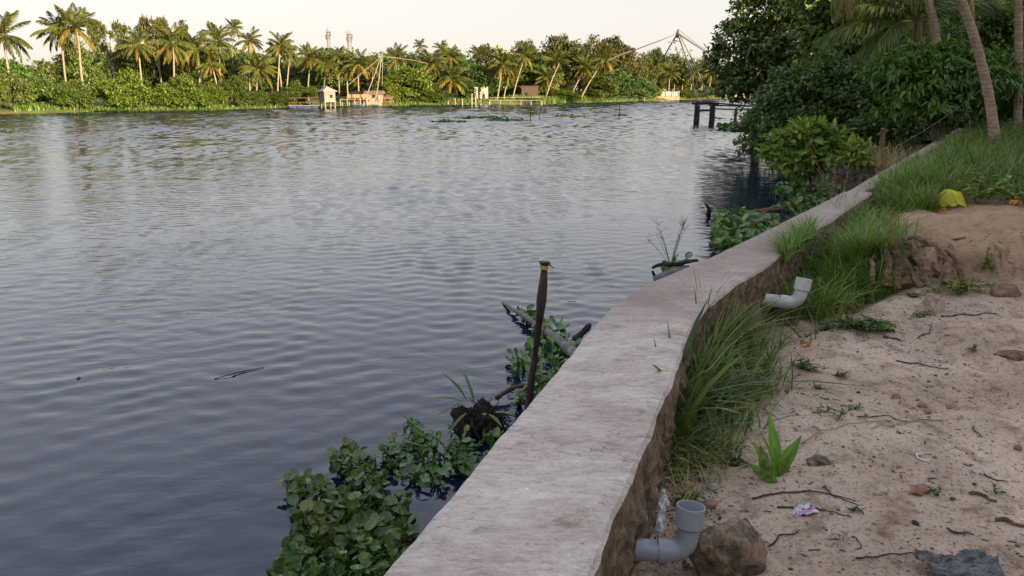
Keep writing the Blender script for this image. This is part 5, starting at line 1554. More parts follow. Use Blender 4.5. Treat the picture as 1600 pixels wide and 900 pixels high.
def herb(px, py, label, n=26, h=.35, seed=1):
    o = gnd(px, py); rr = np.random.default_rng(seed); mb = MB(); lf = []
    for k in range(7):
        a = rr.random() * 6.28; e = np.array((math.cos(a) * .2, math.sin(a) * .2, h * (.6 + .5 * rr.random())))
        C = bend((0, 0, 0), e, -.03, 6); mb.add(*tube(C, .004, 4), .2)
        for q in C[2:]:
            for s in (0, 1):
                lf.append(q)
    P = np.array(lf); n = len(P)
    V, F = leaves(P, np.column_stack([rr.normal(size=(n, 2)), np.full(n, -.1)]), np.array((0, 0, 1.)) + rr.normal(size=(n, 3)) * .2, .10, .06)
    mb.add(V, F, np.tile(rr.random(n), 2))
    mb.build('leafy_herb', M['grass_lush'], loc=o, label=label, cat='herb')
herb(1545, 312, 'leafy green herb right of the yellow leaf plant', seed=3)
herb(1525, 318, 'shorter leafy herb just right of the yellow leaf', h=.25, seed=4)
herb(1590, 325, 'leafy herb at the right edge above the mound', h=.28, seed=5)

# yellow leaf plant
o = gnd(1484, 326)
yl = empty('wilted_taro', o, 'bright yellow wilted leaf on a stalk at the grass edge', 'plant')
sc_ = o[1] / FPX
def big_leaf(L, W, curl, nseg=6, side=.35, stalk=False):
    t = np.linspace(0, 1, nseg + 1); w = W * np.sin(np.clip(t * .92 + .06, 0, 1) * math.pi) ** .7
    C = np.stack([t * L, 0 * t, -curl * L * t ** 2], 1)
    if stalk:
        w = W * np.clip(np.sin(np.clip((t - .12) / .9, 0, 1) ** .8 * math.pi), .1, 1)
    wav = .06 * W * np.sin(t * 9 + L * 50)
    rows = np.stack([C + np.stack([0 * t, s * w / 2 + wav * .4, -side * abs(s) * w / 2 + wav * s], 1) for s in (-1, -.5, 0, .5, 1)], 1)
    i = np.arange(nseg)[:, None] * 5; j = np.arange(4)[None]
    return rows.reshape(-1, 3), [np.stack([i + j, i + j + 1, i + 6 + j, i + 5 + j], -1).reshape(-1, 4)]
me = MB().add(*big_leaf(.2, .24, 1.0, 14)).mesh('leaf', M['yellow_leaf'], smooth=True)
put('leaf', me, yl, loc=(.0, 0, .22), rot=(0.3, .1, R(-35)))
put('leaf', me, yl, loc=(.0, 0, .22), rot=(-.3, .2, R(215)), scale=.8)
put('leaf', me, yl, loc=(.0, .02, .21), rot=(.1, .1, R(-110)), scale=.75)
put('leaf', me, yl, loc=(-.09, -.02, .04), rot=(0, .3, R(200)), scale=.5)
MB().add(*tube(bend((0, 0, 0), (.0, 0, .22), 0, 6, (.03, 0, 0)), .008, 6)).build('stalk', M['yellow_leaf'], yl)
MB().add(*tube(bend((.02, .02, 0), (.03, -.02, .14), 0, 6, (-.02, 0, 0)), .009, 6)).build('stalk', M['yellow_leaf'], yl)

# bright lily-like plant on the sand
o = gnd(1210, 748)
gp = empty('lily_plant', o, 'bright green young lily plant with upright pointed leaves on the sand', 'plant')
for k, (lean, back, L, W, roll) in enumerate(((3, .15, .25, .05, .1), (17, -.1, .19, .055, -.7), (-13, .2, .16, .05, .5), (-24, -.4, .14, .055, -.4), (33, -.6, .11, .05, .4), (-50, -.5, .13, .055, .2), (10, .5, .18, .03, .9))):
    V, F = big_leaf(L, W, .6, 10, .45, True)
    me = MB().add(V, F, rng.random(len(F[0])) * .8).mesh('leaf', M['ginger'] if k not in (3, 4, 5) else M['grass_lush'], smooth=True)
    X = Vector((math.sin(R(lean)), back * .5, math.cos(R(lean)))).normalized()
    Z = Vector((roll, -1, .35)); Yv = Z.cross(X).normalized(); Z = X.cross(Yv)
    lf = put('leaf', me, gp)
    lf.rotation_euler = Matrix((X, Yv, Z)).transposed().to_euler(); lf.location = (rnd.uniform(-.02, .02), rnd.uniform(-.02, .02), -.01)
me = MB().add(*big_leaf(.13, .018, .5, 6, .4)).mesh('leaf', M['grass_dark'], smooth=True)
put('leaf', me, gp, loc=(.015, .02, .25), rot=(.2, -.9, R(160)))

# ------------------------------------------------------------------ water hyacinth
def hy_leaf(seed):
    rr = np.random.default_rng(seed)
    n = 9; a = np.linspace(-math.pi * .93, math.pi * .93, n)
    cup = .22 + .2 * rr.random()
    rim = np.stack([np.cos(a) * .52 + .48, np.sin(a) * .5, cup * (np.abs(np.sin(a)) ** 1.5) * .5 + .08 * np.cos(2 * a)], 1)
    mid = np.stack([np.cos(a) * .24 + .48, np.sin(a) * .25, cup * .12 * np.abs(np.sin(a))], 1)
    V = np.concatenate([rim, mid, [(.02, 0, 0)], [(.48, 0, -.03)]])
    q = [(k, k + 1, n + k + 1, n + k) for k in range(n - 1)]
    t = [(n + k, n + k + 1, 2 * n + 1) for k in range(n - 1)] + [(2 * n, 0, n), (2 * n, n, 2 * n + 1), (2 * n - 1, 2 * n, 2 * n + 1), (n - 1, 2 * n, 2 * n - 1)]
    return MB().add(V, [np.array(q), np.array(t)], rr.random(len(q))).mesh('leaf', M['hyacinth'], smooth=True)
HYL = [hy_leaf(s) for s in range(5)]
def inside(poly, p):
    c = False
    for (a, b), (d, e) in zip(poly, poly[1:] + poly[:1]):
        if (b > p[1]) != (e > p[1]) and p[0] < (d - a) * (p[1] - b) / (e - b) + a:
            c = not c
    return c
def hyacinth(label, poly, n, size, seed, singles=300, hmax=.14, z0=.0):
    rr = random.Random(seed)
    pts = []
    lo = [min(p[k] for p in poly) for k in (0, 1)]; hi = [max(p[k] for p in poly) for k in (0, 1)]
    while len(pts) < n:
        p = (rr.uniform(lo[0], hi[0]), rr.uniform(lo[1], hi[1]))
        if inside(poly, p): pts.append(p)
    W = [G(p[0], p[1], .0) for p in pts]
    o = np.mean(W, 0); o[2] = 0
    root = empty('water_hyacinth', o, label, 'water plants', 'water hyacinth mats')
    W.sort(key=lambda p: p[1])
    st = MB(); rest = MB()
    # leaves gather in rosettes
    cents = [W[rr.randrange(n)] for _ in range(max(5, n // 6))]
    for k, p in enumerate(W):
        c = min(cents, key=lambda q: (q[0] - p[0]) ** 2 + (q[1] - p[1]) ** 2)
        q = p * .72 + c * .28
        az = math.atan2(p[1] - c[1], p[0] - c[0]) + rr.uniform(-.6, .6)
        zt = rr.uniform(.025, hmax) * (1 - .25 * rr.random())
        base = c * .85 + q * .15
        sz = size * rr.uniform(.5, 1.35)
        tip = np.array((q[0], q[1], zt)) - o
        el = rr.uniform(-.4, 1.2)
        st.add(*tube(bend(np.array((base[0], base[1], -.01)) - o, tip, -.015, 4), [size * .09, size * .12, size * .07, size * .05], 5), rr.random())
        if k < singles:
            put('leaf', HYL[k % 5], root, loc=tip, rot=(rr.uniform(-.5, .5), -el, az), scale=sz)
        else:
            mtx = Matrix.Translation(Vector(tip)) @ Matrix.Rotation(az, 4, 'Z') @ Matrix.Rotation(-el, 4, 'Y') @ Matrix.Rotation(rr.uniform(-.5, .5), 4, 'X')
            me = HYL[k % 5]
            co = np.empty(len(me.vertices) * 3, np.float32); me.vertices.foreach_get('co', co); co = co.reshape(-1, 3) * sz
            m4 = np.array(mtx); V = co @ m4[:3, :3].T + m4[:3, 3]
            rest.add(V, [np.array([pl.vertices[:] for pl in me.polygons if len(pl.vertices) == 4]), np.array([pl.vertices[:] for pl in me.polygons if len(pl.vertices) == 3])], rr.random())
    s = st.build('stems', M['hyacinth'], root); s['kind'] = 'stuff'
    if rest.n:
        s = rest.build('leaves', M['hyacinth'], root); s['kind'] = 'stuff'
    return root
hyacinth('large mat of green water hyacinth in the near water beside the wall', [(425, 905), (470, 860), (455, 800), (440, 775), (470, 755), (510, 770), (520, 720), (545, 700), (570, 730), (590, 765), (640, 790), (650, 835), (640, 880), (640, 960), (430, 960)], 800, .064, 1, 300, .12)
hyacinth('thinner arm of water hyacinth reaching from the large mat towards the root clump', [(520, 745), (545, 700), (590, 725), (640, 665), (690, 690), (720, 730), (690, 775), (650, 760), (600, 770), (560, 760)], 240, .055, 2, 240, .10)
hyacinth('dark water hyacinth tuft below the black root clump against the wall', [(700, 690), (760, 690), (800, 690), (790, 760), (740, 790), (700, 735)], 130, .055, 3, 130, .12)
hyacinth('water hyacinth growing round the wooden pole', [(785, 590), (790, 570), (820, 560), (835, 500), (870, 510), (905, 540), (930, 600), (860, 660), (800, 640), (820, 600)], 400, .06, 4, 300, .14)
hyacinth('low tangle of water plants at the tip of the grey log', [(805, 495), (830, 488), (860, 520), (835, 520)], 40, .08, 5, 40, .1)
hyacinth('bright water hyacinth mat beside the logs beyond the wall bend', [(1108, 380), (1112, 352), (1125, 335), (1165, 333), (1200, 338), (1215, 355), (1180, 395), (1120, 400)], 420, .12, 6, 300, .14)
hyacinth('far strip of water hyacinth under the large leaved bush', [(1200, 300), (1240, 290), (1300, 285), (1320, 300), (1280, 325), (1200, 335), (1235, 318)], 420, .13, 7, 300, .16)
hyacinth('small sprig of water plants by the logs at the bend', [(1030, 425), (1060, 408), (1090, 405), (1075, 430), (1040, 445)], 40, .09, 8, 40, .12)
hyacinth('green weed fringe on the water under the net abutment', [(1120, 201), (1150, 197), (1185, 200), (1190, 206), (1150, 206)], 260, .3, 9, 0, .1)

# ------------------------------------------------------------------ things in the water by the wall
Yp = 4.05
a = D(828, 622, Yp); t_ = D(850, 420, Yp); u = (t_ - a) / np.linalg.norm(t_ - a)
o = np.array((a[0], Yp, 0)) + u * np.array((1, 1, 0)) * 0
bz = a - u * (a[2] + .4) / u[2]
pl = empty('wooden_pole', (bz[0], bz[1], 0), 'dark wooden pole with a yellow band standing in the water beside the wall', 'pole')
o = np.array(pl.location)
L = np.linalg.norm(t_ - bz)
ts = np.linspace(0, 1, 22)
C = bz + u * (ts * L)[:, None] + np.stack([.006 * np.sin(ts * 9), 0 * ts, 0 * ts], 1)
rad = .0195 + .003 * np.sin(ts * 23) + np.where(abs(ts - .93) < .03, .006, 0)
MB().add(*tube(C - o, rad, 12, True, .07)).build('shaft', M['wet_wood'], pl, smooth=True)
MB().add(*tube(np.array([t_ - u * .002, t_ + u * .022]) - o, .0235, 14)).build('band', M['yellow_tape'], pl)
MB().add(*tube(np.array([t_ + u * .022, t_ + u * .03, t_ + u * .042, t_ + u * .046]) - o, [.024, .031, .03, .018], 12, True, .12)).build('cap', M['black_plastic'], pl)
for k in range(3):
    e = t_ + u * .03 + np.array((.035 + .008 * k, -.01 * k, -.008 - .006 * k))
    MB().add(*tube(np.array([t_ + u * .03 + np.array((.02, 0, 0)), e]) - o, [.006, .002], 5)).build('torn_strip', M['black_plastic'], pl)

def log(name, label, pts, rad, mat, cat='log', seg=10, wob=.12, n=16, group=None):
    pts = np.array(pts, float); o = pts.mean(0)
    t = np.linspace(0, 1, len(pts)); tt = np.linspace(0, 1, n)
    C = np.stack([np.interp(tt, t, pts[:, k]) for k in range(3)], 1)
    for _ in range(3): C[1:-1] = (C[:-2] + C[1:-1] * 2 + C[2:]) / 4
    rr = np.interp(tt, np.linspace(0, 1, len(rad)), rad)
    return MB().add(*tube(C - o, rr, seg, True, wob)).build(name, M[mat], smooth=True, loc=o, label=label, cat=cat, group=group)
log('drift_log', 'grey drift log lying in the hyacinth behind the pole', [G(785, 473, .0), G(800, 482, .06), G(830, 500, .08), G(860, 522, .10), G(885, 540, .13), G(905, 560, .15)], [.01, .024, .035, .042, .05, .055], 'drift')
log('black_branch', 'short black branch stub sticking up beside the wall past the pole', [G(898, 532, .02), G(908, 522, .08), G(918, 512, .16), G(922, 507, .20)], [.05, .03, .035, .02], 'tar_wood', 'branch')
log('branch', 'thin dark branch lying across the hyacinth left of the pole', [G(775, 622, .05), G(800, 606, .09), G(830, 602, .06)], [.02, .02, .015], 'wet_wood', 'branch', 6)
log('drift_log', 'dark cut log end poking out by the wall bend', [G(1026, 436, .12), G(1045, 428, .12), G(1075, 420, .1)], [.05, .055, .05], 'drift')
log('branch', 'black curved branch arching above the cut log at the bend', [G(1020, 418, .03), G(1033, 412, .18), G(1055, 414, .2), G(1075, 408, .22), G(1090, 407, .1)], [.02, .03, .03, .03, .02], 'tar_wood', 'branch', 7)
log('drift_log', 'brown log floating beyond the bright hyacinth mat', [G(1160, 332, .02), G(1185, 330, .06), G(1215, 326, .1), G(1245, 322, .05)], [.03, .045, .05, .04], 'dead_wood')
log('drift_log', 'grey stone-like log end at the wall beside the bright hyacinth', [G(1175, 348, .1), G(1195, 344, .12), G(1215, 338, .1)], [.05, .065, .06], 'drift')
log('branch', 'dark forked snag standing in the water left of the bright hyacinth', [G(1104, 338, -.05), G(1109, 330, .08), G(1106, 322, .2), G(1101, 318, .25)], [.05, .045, .03, .015], 'tar_wood', 'branch', 7)
log('branch', 'thin dark twig in the water below the forked snag', [G(1112, 372, .0), G(1118, 358, .06), G(1121, 350, .16)], [.02, .02, .012], 'tar_wood', 'branch', 6)
# black clump of roots and rot
c = G(752, 648, .12)
cl = empty('root_clump', (c[0], c[1], 0), 'black clump of rotting roots with long leaves against the wall', 'roots')
put('core', rock_mesh('core', M['root_mass'], (.17, .14, .13), 5, 4, 1.3), cl, loc=(0, 0, .07))
mb = MB(); rr = np.random.default_rng(8)
for k in range(320):
    d = nrm(rr.normal(size=3) + np.array((0, 0, .3))); p0 = d * np.array((.16, .13, .12)) + np.array((0, 0, .07))
    p1 = p0 + d * .03 + rr.normal(size=3) * .06 + np.array((0, 0, -.07))
    mb.add(*tube(bend(p0, p1, .0, 4, rr.normal(size=3) * .02), [.006, .005, .004, .002], 4))
s = mb.build('rootlets', M['root_mass'], cl); s['kind'] = 'stuff'
for k, (az, el, L) in enumerate(((150, 65, .26), (175, 30, .26), (200, 10, .22), (120, 70, .2), (300, 20, .18), (280, 50, .14), (330, 30, .15), (220, -10, .2))):
    me = MB().add(*big_leaf(L, .03, .5, 6, .4)).mesh('leaf', M['grass_dark'] if k % 3 else M['hyacinth'], smooth=True)
    put('leaf', me, cl, loc=(math.cos(R(az)) * .13, math.sin(R(az)) * .1 - (.12 if k > 3 else 0), .22), rot=(0, -R(el), R(az)))
# wispy stalks rising beyond the bend
mb = MB(); o = G(1048, 420, .1)
for k in range(16):
    a = rr.random() * 6.28
    e = np.array((math.cos(a) * .25 - .1, math.sin(a) * .2, .35 + .4 * rr.random()))
    mb.add(*tube(bend((0, 0, 0), e, -.04, 5), [.004, .003, .003, .002, .001], 4), rr.random())
    for q in range(5):
        f = e + rr.normal(size=3) * .06
        mb.add(*tube([e * .92, f], [.0015, .002], 3), rr.random())
mb.build('seed_grass', M['grass_dark'], loc=o, label='wispy seed grass rising from the water at the wall bend', cat='grass')
# twigs adrift
for (x0, y0, x1, y1, lab) in ((335, 592, 412, 574, 'thin twig breaking the water surface in the near river'), (120, 592, 126, 590, 'tiny speck of reed in the near river at left')):
    log('floating_twig', lab, [G(x0, y0, .005), G((x0 + x1) / 2, (y0 + y1) / 2 - 2, .012), G(x1, y1, .004)], [.004, .006, .003], 'twig', 'twig', 5, .2, 10)

# ------------------------------------------------------------------ pipes
def elbow_pipe(wall_p, corner, top, r_p, r_b, label, mat):
    wall_p, corner, top = (np.asarray(v, float) for v in (wall_p, corner, top))
    root = empty('drain_pipe', (corner[0], corner[1], corner[2]), label, 'pipe', 'drain pipes through the wall')
    d0 = (corner - wall_p); l0 = np.linalg.norm(d0); d0 /= l0
    d1 = (top - corner); l1 = np.linalg.norm(d1); d1 /= l1
    R_ = r_p * 1.7
    p0 = corner - d0 * R_; p1 = corner + d1 * R_
    t = np.linspace(0, 1, 12)[:, None]
    arc = (1 - t) ** 2 * p0 + 2 * t * (1 - t) * corner + t ** 2 * p1
    def hollow(C, ro, ri, seg=28):
        # continuous outside and inside wall
        return C, ro, ri
    C = np.concatenate([[wall_p - d0 * .1, wall_p, p0 - d0 * .001], arc, [top - d1 * (r_b * 1.05)]])
    V, F = tube(C - corner, np.full(len(C), r_p), 28, False)
    MB().add(V, [F[0]]).build('pipe', M[mat], root, smooth=True)
    V, F = tube(np.array([p0 - d0 * r_p * .9, p0 - d0 * r_p * .88, p0 + d0 * .002, p0 + d0 * .004]) - corner, [r_p, r_p * 1.09, r_p * 1.09, r_p], 28, False)
    MB().add(V, [F[0]]).build('collar', M[mat], root, smooth=False)
    b0 = top - d1 * (r_b * 1.45)
    B = np.array([b0 - d1 * .012, b0, top - d1 * .006, top, top, top - d1 * .004, top - d1 * r_b * 1.2, b0 + d1 * .004, b0 + d1 * .002])
    rr_ = [r_p * .99, r_b, r_b, r_b * 1.0, r_b * .93, r_b * .925, r_b * .92, r_p * .88, .002]
    # explicit frame so repeated end points keep their direction
    ref = np.array((1.0, 0, 0)); U = nrm(np.cross(d1, ref)); Wv = np.cross(d1, U)
    seg = 32; an = np.linspace(0, 2 * math.pi, seg, endpoint=False)
    V = np.concatenate([p + (U * np.cos(an)[:, None] + Wv * np.sin(an)[:, None]) * q for p, q in zip(B - corner, rr_)])
    i = np.arange(len(B) - 1)[:, None] * seg; j = np.arange(seg)[None]; k = (j + 1) % seg
    MB().add(V, [np.stack([i + j, i + k, i + seg + k, i + seg + j], -1).reshape(-1, 4)]).build('socket', M[mat], root, smooth=False)
    return root
zc = .965
c1 = G(1072, 862, zc); w1 = G(985, 858, zc)
elbow_pipe(w1, c1, c1 + np.array((.012, .02, .165)), .037, .0485, 'grey plastic drain elbow beside the rock, nearest the camera', 'pvc')
c2 = G(1247, 474, .97); w2 = G(1185, 467, .97)
elbow_pipe(w2, c2, c2 + np.array((.035, .02, .185)), .047, .058, 'pale grey drain elbow in the lush grass, farther along the wall', 'pvc_warm')

# ------------------------------------------------------------------ stones, litter, sticks and roots on the sand
def stone(label, px, py, s, seed, mat='rock', rz=0, sub=3, cat='stone', name='stone', sink=.3, rough=.28, group=None, tilt=0):
    o = gnd(px, py)
    me = rock_mesh(name, M[mat], s, seed, sub, rough)
    return put(name, me, loc=o + np.array((0, 0, s[2] * (1 - 2 * sink) * .5)), rot=(tilt, 0, rz), label=label, cat=cat, group=group)
stone('large broken brown rock beside the nearest drain pipe', 1133, 885, (.145, .11, .135), 12, 'rock', .3, 5, 'rock', 'rock', .1, .22)
stone('flat brown stone on the open sand, left of two', 1440, 634, (.03, .022, .016), 2, 'laterite', .2, 2, group='brown stones on the sand')
stone('flat brown stone on the open sand, right of two', 1449, 645, (.03, .022, .016), 3, 'laterite', 1, 2, group='brown stones on the sand')
stone('red flat shard beyond the brown stones', 1486, 636, (.045, .025, .01), 4, 'laterite', .4, 2)
stone('ochre stone left of the brown stones', 1400, 621, (.028, .02, .018), 5, 'laterite', .1, 2)
stone('grey lump right of the lily plant', 1280, 725, (.05, .06, .035), 6, 'rock', .8, 3)
stone('half buried pinkish stone in the near sand', 1440, 768, (.06, .04, .02), 7, 'laterite', .3, 3)
stone('upright sandy clod below the roots', 1455, 485, (.10, .08, .12), 8, 'sand', .3, 3, 'clod', 'earth_clod', .25)
stone('dark grey lump at the sand lip beside the wall grass', 1165, 548, (.08, .06, .05), 9, 'drift', .3, 3)
stone('pale pebble between the grass and the lily plant', 1115, 763, (.028, .02, .02), 10, 'white_wall', .3, 2, 'pebble', 'pebble')
stone('grey pebble left of the pale one', 1100, 752, (.03, .022, .022), 14, 'drift', .3, 2, 'pebble', 'pebble')
stone('brown chunk of bark earth at the right edge', 1585, 560, (.16, .08, .05), 11, 'dead_wood', .1, 3, 'clod', 'earth_clod', .3)
stone('dark clod at the right below the mound', 1575, 462, (.16, .1, .09), 13, 'husk', .2, 3, 'clod', 'earth_clod', .35)
stone('reddish stone behind the nearest pipe', 1108, 788, (.05, .03, .02), 15, 'laterite', .2, 2)
stone('tan stone near the right edge', 1590, 700, (.022, .018, .015), 16, 'laterite', .5, 2)
stone('dark charcoal chip on the near sand', 1430, 818, (.014, .018, .01), 17, 'tar_wood', .2, 2, 'chip', 'bark_chip')
def crumple(name, label, px, py, w, h, mat, seed, up=0.0, rot=(0, 0, 0), amp=.02, cat='litter', lift=.015, n=14):
    o = gnd(px, py); rr = np.random.default_rng(seed)
    u, v = np.meshgrid(np.linspace(-.5, .5, n), np.linspace(-.5, .5, n), indexing='ij')
    edge = 1 + .25 * fbm(u * 3 + seed, v * 3, 2)
    z = amp * (fbm(u * 3 + seed * 3, v * 3, 2) + 1.4 * np.abs(fbm(u * 2 + 5 + seed, v * 6, 2)))
    V = np.stack([u * w * edge, v * h * edge, z], -1).reshape(-1, 3)
    i = np.arange(n - 1)[:, None] * n; j = np.arange(n - 1)[None]
    Fq = np.stack([i + j, i + n + j, i + n + j + 1, i + j + 1], -1).reshape(-1, 4)
    ob = MB().add(V, [Fq]).build(name, M[mat], loc=o + np.array((0, 0, lift)), rot=rot, label=label, cat=cat)
    sm = ob.modifiers.new('thickness', 'SOLIDIFY'); sm.thickness = .0012
    return ob
crumple('wrapper', 'torn pink and silver wrapper lying by the twigs', 1258, 803, .085, .06, 'wrapper', 3, rot=(.0, .0, .3), amp=.018)
crumple('eggshell', 'small white shell fragment beside the wrapper', 1242, 808, .024, .022, 'white_plastic', 5, amp=.02)
crumple('paper_scrap', 'crumpled white paper standing between wall and nearest pipe', 1030, 822, .035, .13, 'paper', 7, rot=(1.15, .35, .25), amp=.03, lift=.05)
crumple('paper_scrap', 'narrow folded white paper strip right of the standing one', 1037, 795, .022, .06, 'paper', 9, rot=(1.0, .2, .5), amp=.02, lift=.05)
crumple('dry_leaf', 'dry curled leaf hanging in the grass left of the second pipe', 1248, 420, .08, .06, 'dry_leaf', 11, rot=(.6, .4, .5), amp=.06, cat='leaf', lift=.24)
crumple('dry_leaf', 'dry curled leaf in the grass right of the second pipe', 1290, 438, .1, .06, 'dry_leaf', 12, rot=(.5, -.2, .9), amp=.06, cat='leaf', lift=.16)
crumple('dry_leaf', 'orange leaf tucked under the second pipe elbow', 1254, 480, .05, .05, 'orange_leaf', 13, rot=(.8, .2, .1), amp=.03, cat='leaf', lift=.06)
crumple('dry_leaf', 'orange leaf on the sand lip below the hollow', 1258, 541, .06, .03, 'orange_leaf', 14, rot=(.1, .1, -.6), amp=.03, cat='leaf')
crumple('dry_leaf', 'orange brown leaf heap at the right of the mound', 1585, 322, .12, .08, 'orange_leaf', 15, rot=(.3, .1, .2), amp=.07, cat='leaf', lift=.03)
crumple('dry_leaf', 'yellow orange leaf in the grass at the wall end', 1382, 312, .10, .05, 'yellow_leaf', 16, rot=(.7, .1, -.5), amp=.05, cat='leaf', lift=.12)
crumple('plastic_bag', 'crumpled dark plastic bag half buried in the sand', 1500, 892, .24, .17, 'bag', 21, amp=.05, cat='bag', lift=.005, n=34)
# white plastic ring fragment
o = gnd(1442, 716)
an = np.linspace(R(60), R(300), 18)
MB().add(*tube(np.stack([np.cos(an) * .024, np.sin(an) * .032, 0 * an], 1), .0032, 6)).build('plastic_ring', M['white_plastic'], loc=o + np.array((0, 0, .006)), label='broken white plastic ring on the open sand', cat='litter')

def stick(label, pts, rad, mat='twig', lift=.006, name='twig', group='twigs on the sand', seg=6):
    P = []
    for (x, y, *z) in pts:
        p = gnd(x, y); p[2] += lift + (z[0] if z else 0); P.append(p)
    P = np.array(P)
    # follow the ground between the given points
    tt = np.linspace(0, 1, 18); t = np.linspace(0, 1, len(P))
    C = np.stack([np.interp(tt, t, P[:, k]) for k in range(3)], 1)
    C[:, 0] += .006 * np.sin(tt * 11 + x); C[:, 1] += .008 * np.sin(tt * 7 + y)
    if all(len(q) == 2 for q in pts):
        C[:, 2] = near_h(C[:, 0], C[:, 1]) + lift
    o = C.mean(0)
    return MB().add(*tube(C - o, np.linspace(rad, rad * .45, 18), seg, True, .15)).build(name, M[mat], loc=o, label=label, cat='stick', group=group)
stick('long dark twig running right from below the lily plant', [(1175, 782), (1230, 772), (1275, 768), (1335, 786)], .0042)
stick('dark twig just above the wrapper', [(1216, 794), (1262, 793), (1300, 800), (1330, 810)], .004)
stick('short dark twig branching off the long one', [(1285, 760), (1300, 778), (1340, 790)], .004)
stick('thin twig between wrapper and bag', [(1330, 838), (1345, 850), (1338, 860)], .003)
stick('curved twig at the lower middle of the sand', [(1340, 875), (1380, 866), (1420, 868), (1450, 870)], .0035)
stick('dark twig left of the dark charcoal chip', [(1200, 850), (1225, 840), (1250, 828)], .004)
stick('short stick at the right with a side spur', [(1478, 829), (1500, 834), (1522, 838)], .005)
stick('dark bark piece at the right of the near sand', [(1515, 772), (1540, 778), (1555, 785)], .009, 'dead_wood')
stick('dark sliver on the right of the near sand', [(1540, 745), (1575, 756)], .004)
stick('thin twig near the top right of the sand', [(1520, 668), (1535, 685)], .004)
stick('long dry vine stem across the open sand', [(1190, 712), (1255, 695), (1300, 675), (1360, 661), (1430, 663), (1480, 658)], .0035, 'straw', .012)
stick('dry straw stalk beside the vine', [(1365, 672), (1420, 660), (1475, 662)], .003, 'straw', .008)
stick('thin dark stalk parallel to the vine', [(1340, 653), (1400, 656), (1480, 660)], .003)
stick('thin twig at mid sand', [(1400, 564), (1440, 572), (1480, 576)], .005)
stick('faint twig below the mound at right', [(1470, 495), (1520, 493), (1560, 492)], .006)
stick('short fork of twig below the clod', [(1435, 530), (1452, 520), (1455, 510)], .005)
stick('twig end beside the weed mat', [(1378, 527), (1395, 530), (1408, 532)], .008)
stick('dark streak of bark at far right of the sand', [(1555, 812), (1580, 820), (1600, 822)], .010, 'dead_wood')
stick('brown rotten stick leaning out of the hollow grass', [(1206, 496, .10), (1225, 510, .06), (1248, 532, .02)], .022, 'dead_wood', .01, 'rotten_stick', None)
stick('bare pale stick propped upright before the roots', [(1467, 452, 0), (1467, 452, .10), (1465, 452, .24)], .014, 'bark_pale', 0, 'pale_stick', None)
stick('long bent root stretching right from the stump', [(1425, 440, .10), (1450, 415, .12), (1475, 400, .14), (1505, 385, .08)], .022, 'dead_wood', 0, 'long_root', None)
# gnarled stump with exposed roots in the mound face
o = G(1422, 432, .93)
st = empty('stump', o, 'gnarled dark stump with exposed roots in the mound face', 'stump')
rr = np.random.default_rng(20)
for k in range(11):
    dx = -.26 + .05 * k + rr.normal() * .01; h = .17 + .14 * math.sin(k * 1.3) ** 2 + .05 * rr.random(); l = .22 + .16 * rr.random()
    C = bend((dx * 1.5 + rr.normal() * .02, -.14 - .06 * rr.random(), -.05), (dx * .7, l, h), -.05 - .05 * rr.random(), 12, (rr.normal() * .04, 0, 0)) + rr.normal(size=(12, 3)) * .008
    MB().add(*tube(C, np.linspace(.034, .018, 12) * (.6 + .9 * rr.random()), 9, True, .35)).build('root', M[('husk', 'dead_wood', 'husk')[k % 3]], st)
put('burl', rock_mesh('burl', M['root_mass'], (.2, .12, .11), 31, 4, 1.1), st, loc=(-.02, .04, .03))
put('burl', rock_mesh('burl', M['dead_wood'], (.1, .1, .08), 32, 4, 1.0), st, loc=(.2, 0, .0))
# hollow husk tube lying on the mound near the wall
o = gnd(1385, 352)
an = np.linspace(0, 2 * math.pi, 18, endpoint=False)
rows = []
for x, q in ((0, .085), (.1, .095), (.22, .085), (.34, .07), (.34, .03), (.2, .06), (.1, .07), (0, .068)):
    rows.append(np.stack([np.full(18, x), np.cos(an) * q * 1.05, np.sin(an) * q * .8 + .045 + .006 * np.sin(an * 5)], 1))
V = np.concatenate(rows); i = np.arange(len(rows))[:, None] * 18; nr = len(rows)
j = np.arange(18)[None]; k = (j + 1) % 18
q = np.stack([i + j, (i + k), ((i + 18) % (nr * 18)) + k, ((i + 18) % (nr * 18)) + j], -1).reshape(-1, 4)
MB().add(V, [q]).build('hollow_husk', M['husk'], loc=o + np.array((-.08, -.04, 0)), rot=(0, 0, R(20)), label='hollow brown husk tube lying open towards the wall', cat='husk')
# bark sheets leaning on the wall behind the nearest pipe
for k, (px, py, h, lab) in enumerate(((1003, 800, .34, 'dark strip of bark hanging down the wall by the pipe'), (1012, 775, .3, 'second dark bark strip beside the first'), (1018, 750, .26, 'third bark strip, brownest, nearest the weeds'))):
    g = G(px, py, 1.0)
    C = bend((0, 0, -.16), (.015, .03, h - .16), 0, 7, (-.02, -.01, 0))
    MB().add(*tube(C, [.006, .012, .014, .013, .012, .009, .004], 7, True, .3)).build('bark_strip', M['dead_wood'], loc=g, label=lab, cat='bark', group='bark strips on the wall')
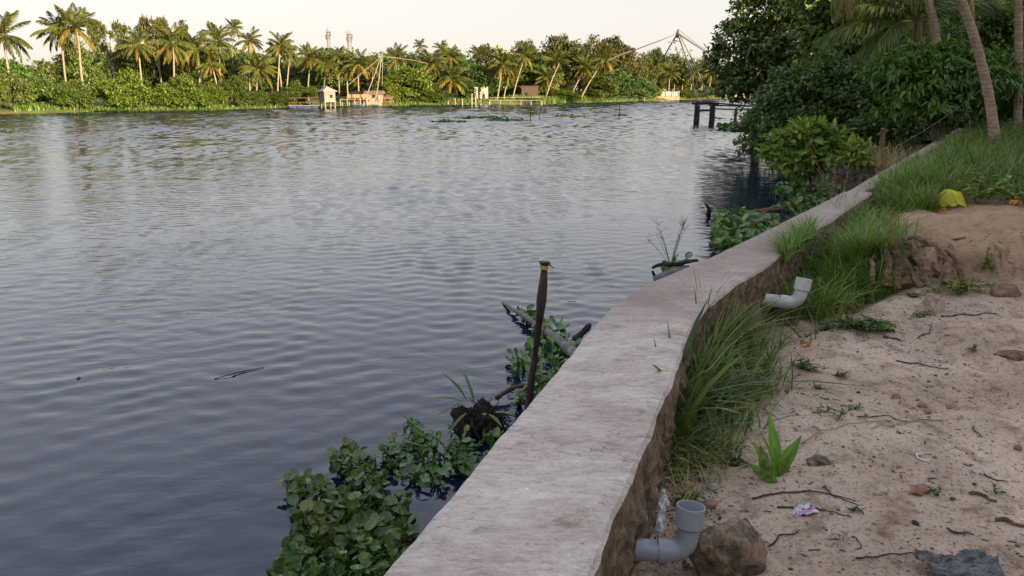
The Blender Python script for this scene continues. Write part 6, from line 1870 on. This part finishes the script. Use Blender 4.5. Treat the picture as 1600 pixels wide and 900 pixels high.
# dry straw litter and crumbs
rr = np.random.default_rng(55)
mb = MB()
P0 = np.concatenate([np.array([gnd(1010 + 120 * u_, 700 + 190 * v_, 3)[:2] for u_, v_ in rr.random((400, 2))]), np.column_stack([.5 + 5.2 * rr.random(2200), 2.0 + 5.0 * rr.random(2200) ** 1.1])])
P0 = P0[P0[:, 0] > XR(P0[:, 1]) + .05]
n = len(P0); l = .008 + .035 * rr.random(n) ** 3; a = rr.random(n) * 6.28
P1 = P0 + np.column_stack([np.cos(a) * l, np.sin(a) * l * .7])
Z0 = near_h(P0[:, 0], P0[:, 1]) + .003; Z1 = near_h(P1[:, 0], P1[:, 1]) + .004
for k in range(n):
    mb.add(*tube([(*P0[k], Z0[k]), (*P1[k], Z1[k])], .0012 + .0016 * rr.random(), 4))
mb.build('twig_litter', M['twig'], kind='stuff', label='fine dark twig litter over the sand', cat='litter')
mb = MB()
import bmesh as _bm
b_ = _bm.new(); _bm.ops.create_icosphere(b_, subdivisions=1, radius=1)
IV = np.array([v.co[:] for v in b_.verts]); IF = np.array([[v.index for v in f.verts] for f in b_.faces]); b_.free()
P0 = np.column_stack([.5 + 5.2 * rr.random(3600), 1.9 + 5.2 * rr.random(3600) ** 1.1]); P0 = P0[P0[:, 0] > XR(P0[:, 1]) + .06]
Z0 = near_h(P0[:, 0], P0[:, 1])
for p, z in zip(P0, Z0):
    s = .0025 + .008 * rr.random() ** 4
    mb.add(IV * s * np.array((1.2, 1, .7)) * (1 + .15 * rr.normal(size=(len(IV), 1))) + np.array((p[0], p[1], z + s * .2)), [IF])
mb.build('gravel_crumbs', M['husk'], kind='stuff', label='small earth crumbs and gravel over the sand', cat='gravel')
# dry grass thatch at the wall foot
mb = MB()
P = scatter_poly([(1015, 720), (1050, 690), (1140, 690), (1130, 760), (1060, 790), (1010, 770)], 260, rr)
zz = near_h(P[:, 0], P[:, 1])
blades(mb, np.column_stack([P, zz]), .13, .005, 1.6, rr)
mb.build('grass', M['straw'], kind='stuff', label='dry straw at the foot of the wall', cat='grass')
